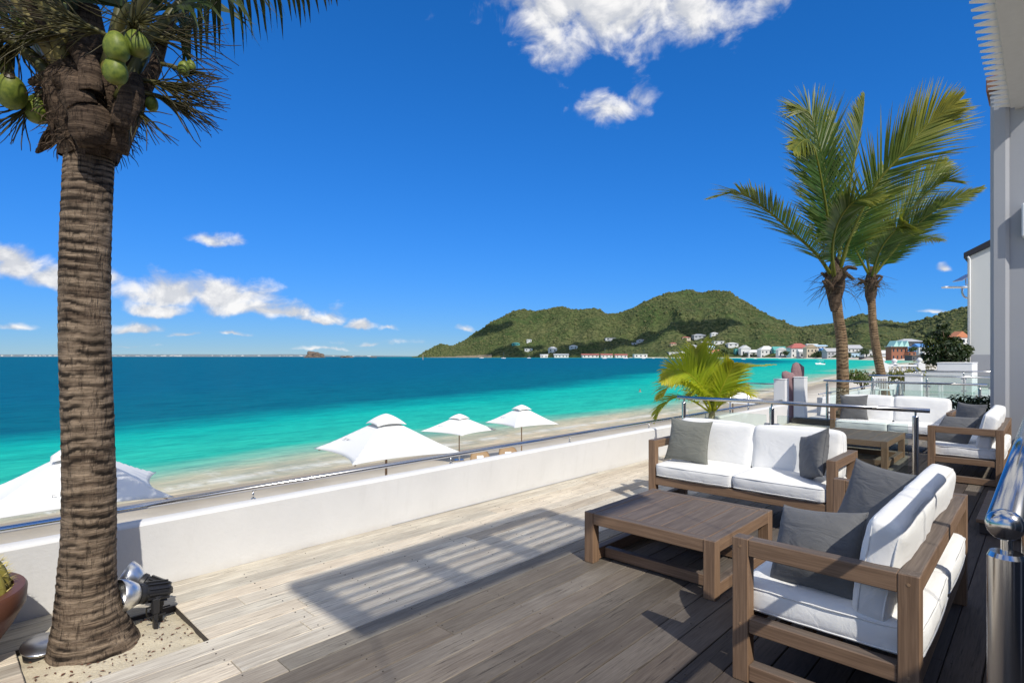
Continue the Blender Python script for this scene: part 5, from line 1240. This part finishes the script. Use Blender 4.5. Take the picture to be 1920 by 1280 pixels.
# ================================================================== TOWN, BOATS, FAR COAST
def on_hill(px, py, fn):
    _, a, dr = fn(px, 1); d = a
    while d < dr:
        if fn(px, d)[0] >= CAMH + (HZ - py) * d / FPX: return d
        d += 6
    return dr * .98
WIN = {}
def house(label, px, pyb, wp, hp, wall, roof, kind='gable', d=None, fn=None, group=None, rows=0, cols=0, yawo=0.0, cat='house', name='house'):
    if fn: d = on_hill(px, pyb, fn)
    if d is None: d = d0f(px) + 75
    q = at(px, pyb, d); w_m, h_m = wp * d / FPX, hp * d / FPX; rr = random.Random(int(px * 7 + pyb)); dp = w_m * rr.uniform(.55, .8)
    t = thing(name, label, cat, (q.x, q.y, q.z), YAW + yawo, group)
    hh = h_m * (.66 if kind in ('gable', 'hip') else .96); hw = w_m / 2
    MB().box(-hw, hw, -dp / 2, dp / 2, -6, hh).build('wall', 'paint_' + wall, t)
    e = w_m * .05; mb = MB()
    if kind == 'gable': mb.add(house_pt([(-hw - e, -dp / 2 - e, hh + .05), (hw + e, -dp / 2 - e, hh + .05), (hw + e, dp / 2 + e, hh + .05), (-hw - e, dp / 2 + e, hh + .05), (-hw - e, 0, h_m), (hw + e, 0, h_m)]), [(0, 1, 5, 4), (3, 4, 5, 2), (0, 4, 3), (1, 2, 5), (0, 3, 2, 1)])
    elif kind == 'gablef': mb.add(house_pt([(-hw - e, -dp / 2 - e, hh + .05), (hw + e, -dp / 2 - e, hh + .05), (hw + e, dp / 2 + e, hh + .05), (-hw - e, dp / 2 + e, hh + .05), (0, -dp / 2 - e, h_m * 1.3), (0, dp / 2 + e, h_m * 1.3)]), [(0, 4, 5, 3), (1, 2, 5, 4), (0, 1, 4), (3, 5, 2), (0, 3, 2, 1)])
    elif kind == 'hip': mb.add(house_pt([(-hw - e, -dp / 2 - e, hh + .05), (hw + e, -dp / 2 - e, hh + .05), (hw + e, dp / 2 + e, hh + .05), (-hw - e, dp / 2 + e, hh + .05), (-hw * .35, 0, h_m), (hw * .35, 0, h_m)]), [(0, 1, 5, 4), (3, 4, 5, 2), (0, 4, 3), (1, 2, 5), (0, 3, 2, 1)])
    else: mb.box(-hw - e, hw + e, -dp / 2 - e, dp / 2 + e, hh + .03, h_m)
    mb.build('roof', 'paint_' + roof, t)
    if cols == 0: cols = max(2, int(wp / 6.5)); rows = max(1, int(hp / 10))
    for r_ in range(rows):
        for c_ in range(cols):
            ww, wh = w_m / cols * .34, hh / rows * .42; key = (round(ww, 1), round(wh, 1))
            if key not in WIN: WIN[key] = MB().box(-key[0] / 2, key[0] / 2, -.12, .02, 0, key[1]).mesh('window', 'window_dark')
            o_ = link('window', WIN[key], t); o_.location = (-hw + w_m / cols * (c_ + .5), -dp / 2 - .01, hh / rows * (r_ + .25))
    return t
H1 = [(992, 641, 9, 5, 'white', 'white', 'flat', 'small white house high on the dark slope, leftmost of the hillside houses'), (967, 647, 15, 5, 'teal', 'teal', 'hip', 'teal roofed house low on the headland slope'), (991, 658, 15, 5, 'white', 'white', 'flat', 'white house just above the left bay shore'),
      (1036, 660, 16, 10, 'white', 'white', 'hip', 'two-storey white house near the shore under the headland'), (1075, 653, 15, 6, 'white', 'white', 'hip', 'white pyramid-roofed house on the lower slope'), (1144, 638, 19, 5, 'white', 'grey', 'flat', 'long white house standing alone on the dark slope'),
      (1202, 641, 15, 5, 'white', 'grey', 'hip', 'upper white house of the pair below the summit'), (1192, 647, 14, 5, 'white', 'grey', 'flat', 'lower white house of the pair below the summit'), (1286, 636, 15, 5, 'cream', 'red', 'hip', 'red roofed house on the green slope'), (1262, 647, 11, 5, 'tan', 'red', 'hip', 'dark red roofed house below the summit slope'),
      (1310, 634, 22, 8, 'grey', 'white', 'hip', 'grey house with pale roof in the hillside cluster'), (1339, 629, 13, 6, 'white', 'white', 'hip', 'topmost white house of the hillside cluster'), (1322, 646, 14, 6, 'tan', 'grey', 'gable', 'tan house in the middle of the hillside cluster'), (1346, 645, 19, 6, 'white', 'white', 'flat', 'white terrace house on the right of the cluster'), (1372, 649, 19, 7, 'white', 'white', 'hip', 'white house with pointed roof at the cluster foot'), (1298, 655, 20, 9, 'grey', 'grey', 'hip', 'grey house low in the hillside cluster'), (1326, 657, 22, 9, 'grey', 'pale_blue', 'gable', 'grey-blue house above the bay shore')]
for (px, py, wp, hp, a, b_, kd, lb) in H1: house(lb, px, py, wp, hp, a, b_, kd, fn=hill1, group='houses on the hillside')
H0 = [(1106, 671, 30, 7, 'white', 'red', 'gable', 'long white hotel wing with red roof, left of three by the water'), (1137, 671, 21, 7, 'white', 'red', 'gable', 'white hotel wing with red roof, middle of three'), (1164, 671, 22, 6.5, 'white', 'red', 'gable', 'white hotel wing with red roof, right of three'), (1200, 671, 24, 6.5, 'white', 'white', 'flat', 'flat white building right of the hotel wings'), (1052, 671, 26, 7, 'white', 'grey', 'gable', 'low white boathouse left of the hotel wings'), (1020, 671, 14, 6, 'white', 'white', 'gable', 'small white hut at the left bay shore')]
for (px, py, wp, hp, a, b_, kd, lb) in H0: house(lb, px, py - 1, wp, hp, a, b_, kd, d=d0f(px) + 12, group='buildings along the water under the headland')
H2 = [(1265, 671, 24, 10, 'white', 'white', 'flat', 0, 'white flat building at the left end of the town'), (1286, 671, 16, 11, 'pale_blue', 'white', 'gable', 0, 'pale blue house near the left end of the town'), (1320, 671, 30, 12, 'white', 'white', 'gable', 0, 'white house behind the young palm fronds'), (1344, 671, 24, 14, 'white', 'orange', 'hip', 0, 'white house with orange roof near the town start'),
      (1384, 672, 14, 17, 'teal', 'teal', 'flat', 0, 'narrow teal building on the waterfront'), (1396, 672, 18, 18, 'white', 'white', 'gablef', 0, 'white house with pointed gable beside the teal building'), (1413, 672, 26, 15, 'white', 'white', 'hip', 0, 'white house with wide pale roof on the waterfront'), (1437, 672, 28, 22, 'white', 'white', 'hip', 0, 'tall white house with balconies on the waterfront'), (1460, 672, 22, 21, 'teal', 'teal', 'gable', 30, 'teal roofed house behind the small gabled one'), (1465, 672, 16, 15, 'white', 'white', 'gablef', -20, 'small white gabled house in front of the teal roof'), (1474, 665, 14, 9, 'red', 'red', 'hip', 60, 'pinkish red roof between the teal and white houses'),
      (1486, 672, 16, 19, 'pale_teal', 'pale_teal', 'flat', -20, 'pale teal wing of the house with the large red roof'), (1496, 672, 34, 27, 'white', 'red', 'hip', 0, 'white house with the large red hipped roof'), (1505, 672, 18, 16, 'grey', 'white', 'gable', -30, 'small grey porch house below the red roof'), (1519, 673, 20, 20, 'cream', 'tan', 'gablef', 0, 'cream gabled house right of the red roof'), (1522, 655, 20, 9, 'white', 'white', 'gable', 160, 'white rooftops climbing behind the cream house'), (1538, 656, 22, 8, 'white', 'pale_blue', 'gable', 130, 'pale blue roof behind the waterfront'), (1545, 660, 14, 6, 'blue', 'blue', 'gable', 90, 'bright blue roof between the palms and the cream house'),
      (1560, 674, 28, 20, 'grey', 'grey', 'gable', 0, 'grey house with balcony left of the palm trunk'), (1560, 670, 20, 14, 'white', 'white', 'flat', 90, 'white flat block behind the grey balcony house'), (1597, 668, 28, 20, 'white', 'grey', 'gable', 120, 'white house with grey roof between the palm trunks'), (1604, 676, 26, 14, 'pale_blue', 'white', 'flat', 30, 'pale blue beach building between the palm trunks'), (1628, 676, 24, 18, 'white', 'white', 'flat', 60, 'white block left of the leaning palm'), (1627, 678, 24, 8, 'dark', 'white', 'flat', -15, 'dark open beach bar with a white awning'),
      (1658, 678, 30, 20, 'white', 'white', 'gable', 30, 'white roofed house right of the leaning palm'), (1660, 680, 20, 10, 'tan', 'white', 'gablef', -20, 'small tan beach house beside the brown hotel')]
for (px, py, wp, hp, a, b_, kd, dd_, lb) in H2: house(lb, px, py - 1.5, wp, hp, a, b_, kd, d=d0f(px) + 70 + dd_, group='houses along the bay')
def zb(px): return at(px, 675, d0f(px) + 70)
t = house('brown waterfront hotel with three pale dormer gables', 1681, 675, 30, 26, 'brown', 'white', 'flat', d=700, rows=2, cols=4, group='houses along the bay')
for i in range(3):
    w_m = 10 * 700 / FPX; x = (i - 1) * w_m
    MB().add(house_pt([(x - w_m / 2, -9, 16.8), (x + w_m / 2 - .3, -9, 16.8), (x + w_m * .15, -9, 24), (x - w_m / 2, 4, 16.8), (x + w_m / 2 - .3, 4, 16.8), (x + w_m * .15, 4, 24)]), [(0, 1, 2), (3, 5, 4), (0, 2, 5, 3), (1, 4, 5, 2), (0, 3, 4, 1)]).build('dormer', 'paint_pale_teal', t)
house('brown block with bright blue awning roof beside the dormer hotel', 1700, 676, 24, 26, 'brown', 'blue', 'gable', d=705, rows=2, cols=3, group='houses along the bay')
house('grey building with wide pale hipped roof above the brown hotel', 1702, 652, 40, 17, 'dark', 'grey', 'hip', d=760, rows=1, cols=5, group='houses along the bay')
house('bright blue roofed house right of the grey hipped roof', 1730, 662, 28, 18, 'white', 'blue', 'gable', d=720, group='houses along the bay')
house('low pavilion with pale posts on the beach', 1716, 676, 26, 10, 'dark', 'tan', 'flat', d=640, group='houses along the bay')
house('white beach house half behind the dark tree', 1740, 676, 22, 18, 'white', 'white', 'gable', d=650, group='houses along the bay')
house('house with orange roof behind the dark tree', 1797, 668, 28, 36, 'white', 'orange', 'gablef', d=150, group='houses along the bay')
for i, (px, py, d, s_, lb) in enumerate(((1532, 665, 1290, 1.0, 'round green tree on the waterfront left of the palms'), (1590, 668, 1010, .9, 'green tree between the two palm trunks'), (1618, 660, 850, .9, 'green tree above the white blocks'), (1712, 655, 690, .8, 'green tree among the buildings at right'), (1475, 662, 1470, .7, 'slim palm beside the red roofed house'), (1408, 667, 1690, .9, 'dark tree on the left waterfront'), (1356, 664, 1760, 1.1, 'dark trees above the orange roof'), (1745, 668, 620, .7, 'green shrubbery behind the planter tree'))):
    b0_ = at(px, py + 7, d); h = 16 * s_ * d / FPX
    bush('town_tree', lb, 'tree', b0_, [(R.uniform(-.5, .5) * h, R.uniform(-.4, .4) * h, h * R.uniform(.45, .75), h * .45, h * .35, 90, .1) for _ in range(4)], 'town_foliage', h * .12, 300 + i, group='trees in the town')
# boats
def sailboat(label, px, d, mast):
    q = at(px, 0, d); t = thing('sailboat', label, 'sailboat', (q.x, q.y, SEA), R.uniform(-.6, .6) + YAW, 'moored sailing boats')
    rows = []
    for i in range(9):
        a = i / 8 * 2 - 1; w_ = 1.7 * (1 - abs(a) ** 2.4) + .05; rows.append([(a * 6, -w_, 1.2 + .3 * a * a), (a * 5.4, -w_ * .6, -.3), (a * 5.4, w_ * .6, -.3), (a * 6, w_, 1.2 + .3 * a * a)])
    mb = MB().grid(rows, None, True); mb.build('hull', 'boat_white', t, True); MB().cbox(-2, 2.2, -1, 1, 1.1, 2.0, .2).build('cabin', 'boat_white', t); MB().tube([(.6, 0, 1), (.6, 0, mast)], .13, 6).build('mast', 'brushed_steel', t); MB().tube([(.6, 0, 2.8), (-4.2, 0, 2.9)], .16, 6).build('boom', 'boat_blue', t)
for px, d, mh, lb in ((944, 1350, 15, 'sailing boat moored alone left, off the headland'), (903, 1500, 9, 'small dark-masted boat farthest left off the headland'), (1134, 1250, 24, 'sailing boat with the tallest mast in front of the hotel wings'), (1173, 1300, 19, 'sailing boat right of the tall-masted one'), (1207, 1250, 20, 'rightmost sailing boat before the town'), (992, 1500, 12, 'white yacht close under the headland')): sailboat(lb, px, d, mh)
def motorboat(label, px, d, canopy, L=5.5):
    q = at(px, 0, d); t = thing('motorboat', label, 'motorboat', (q.x, q.y, SEA), YAW + .1, 'small motorboats in the bay'); rows = []
    for i in range(9):
        a = i / 8; w_ = 1.0 * (1 - max(0, .55 - a) ** 2 * 3.2); rows.append([((a - .5) * L, -w_, .75 + .35 * (1 - a)), ((a - .45) * L * .9, -w_ * .6, -.2), ((a - .45) * L * .9, w_ * .6, -.2), ((a - .5) * L, w_, .75 + .35 * (1 - a))])
    MB().grid(rows, None, True).build('hull', 'boat_white', t, True); MB().cbox(-.5, .5, -.5, .5, .4, 1.3, .05).build('console', 'boat_white', t); MB().cbox(L * .46, L * .54, -.25, .25, .3, 1.35, .08).build('outboard', 'black_plastic', t)
    if canopy:
        MB().cbox(-1.2, 1.9, -.95, .95, 2.35, 2.5, .05).build('canopy', 'boat_white', t)
        for sx in (-1.0, 1.7):
            for sy in (-.85, .85): MB().tube([(sx, sy, .7), (sx, sy, 2.36)], .04, 6).build('post', 'brushed_steel', t)
motorboat('white motorboat with sun canopy moored off the beach', 1537, 318, True)
for px, d, lb in ((1394, 900, 'small white motorboat left of the waterfront houses'), (1416, 1150, 'dark tender near the teal building'), (1462, 1250, 'small motorboat below the red roofed house'), (1225, 1350, 'white motorboat near the flat white building')): motorboat(lb, px, d, False, 7)
# swimmer: head and shoulders above the water
q = at(1200, 0, 76); t = thing('person', 'swimmer with dark hair, head and shoulders above the water', 'person', (q.x, q.y, SEA), YAW)
rows = []
for z, rx, ry in ((-.25, .20, .12), (-.08, .22, .12), (.02, .20, .11), (.06, .12, .09), (.09, .06, .06), (.13, .058, .062), (.16, .068, .08), (.20, .078, .095), (.26, .082, .10), (.31, .07, .088), (.345, .04, .05), (.355, .008, .01)): rows.append([(rx * math.cos(2 * pi * j / 16), ry * math.sin(2 * pi * j / 16), z) for j in range(16)])
MB().grid(rows, None, True).build('body', 'skin', t, True)
MB().lathe([(.089, .22), (.095, .27), (.088, .32), (.06, .36), (.001, .372)], 14, c=(0, .015, 0)).build('hair', 'hair', t, True)
MB().lathe([(.014, -.01), (.012, .02), (.004, .035)], 8, M=T3((0, -.102, .225))).build('nose', 'skin', t, True)
# far coast with pale buildings, rock islets, marker post
rows = []
for i in range(140):
    px = -420 + 1215 * i / 139; d = 9000 + (px > 600) * 0; hp = 4.6 + 1.0 * fbm((px * .01, 3, 1), 3); hp *= max(0.02, min(1, (800 - px) / 260)) ** .8
    row = []
    for f_, s_ in ((-60, 0), (0, .15), (600, .7), (1400, 1), (2400, .9), (4000, 0)): q = at(px, 0, d + f_); row.append((q.x, q.y, SEA - 1 + s_ * (hp * d / FPX + 4)))
    rows.append(row)
tag(MB().grid(rows).build('far_coast', 'far_land', smooth=True), 'thin far coastline along the left horizon', kind='structure')
mb = MB()
for i in range(150):
    px = R.uniform(-60, 700); q = at(px, 0, 8990 + R.uniform(0, 500)); w_ = R.uniform(8, 26); h = R.uniform(6, 13); z = R.uniform(2, 18) * max(.1, min(1, (800 - px) / 300)); mb.box(-w_, w_, -6, 6, z - 8, z + h * .6, M=T3((q.x, q.y, 0)) @ Matrix.Rotation(YAW, 4, 'Z'))
tag(mb.build('far_buildings', 'paint_white'), 'white specks of buildings on the far coast', kind='stuff')
def rock(label, px, d, wpx, hpx, seed):
    q = at(px, 0, d); t = thing('rock_islet', label, 'rock', (q.x, q.y, SEA), YAW, 'rock islets'); bm = bmesh.new(); bmesh.ops.create_icosphere(bm, subdivisions=4, radius=1); W, H_ = wpx * d / FPX / 2, hpx * d / FPX
    for v in bm.verts:
        n_ = 1 + .34 * fbm((v.co.x * 1.6 + seed, v.co.y * 1.6, v.co.z * 1.6), 4); v.co = Vector((v.co.x * W * n_, v.co.y * W * .6 * n_, max(-.2, v.co.z) * H_ * n_ * (1 - .25 * abs(v.co.x) * (v.co.x > 0))))
    me = bpy.data.meshes.new('mass'); bm.to_mesh(me); bm.free(); me.materials.append(MATS['rock']); link('mass', me, t); return t
rock('steep brown rock islet on the left horizon', 590, 2300, 36, 12, 2.0); rock('low flat rock right of the rock islet', 651, 2300, 24, 3.2, 7.0); rock('small low rock near the headland tip', 700, 2400, 14, 1.6, 9.0)
q = at(793, 0, 820); t = thing('marker_post', 'thin yellow channel marker off the headland tip', 'marker', (q.x, q.y, SEA)); MB().tube([(0, 0, -1), (0, 0, 6)], .35, 8).build('post', 'paint_cream', t); MB().lathe([(.8, 6.0), (.8, 7.4)], 8).build('topmark', 'paint_tan', t)
# pale eroded cliff at the headland tip
rows = []
for i in range(60):
    px = 800 + 122 * i / 59; d = d0f(px) + 14; row = []
    for j in range(6):
        a = j / 5; q = at(px, 0, d + a * 26 + 4 * fbm((px * .12, a * 2, 1), 3)); row.append((q.x, q.y, SEA - .5 + a * (3 + 11 * (i / 59) ** 1.5) * (1 + .35 * fbm((px * .09, 0, 3), 3))))
    rows.append(row)
tag(MB().grid(rows).build('sea_cliff', 'cliff'), 'pale eroded cliff foot of the headland', kind='structure')
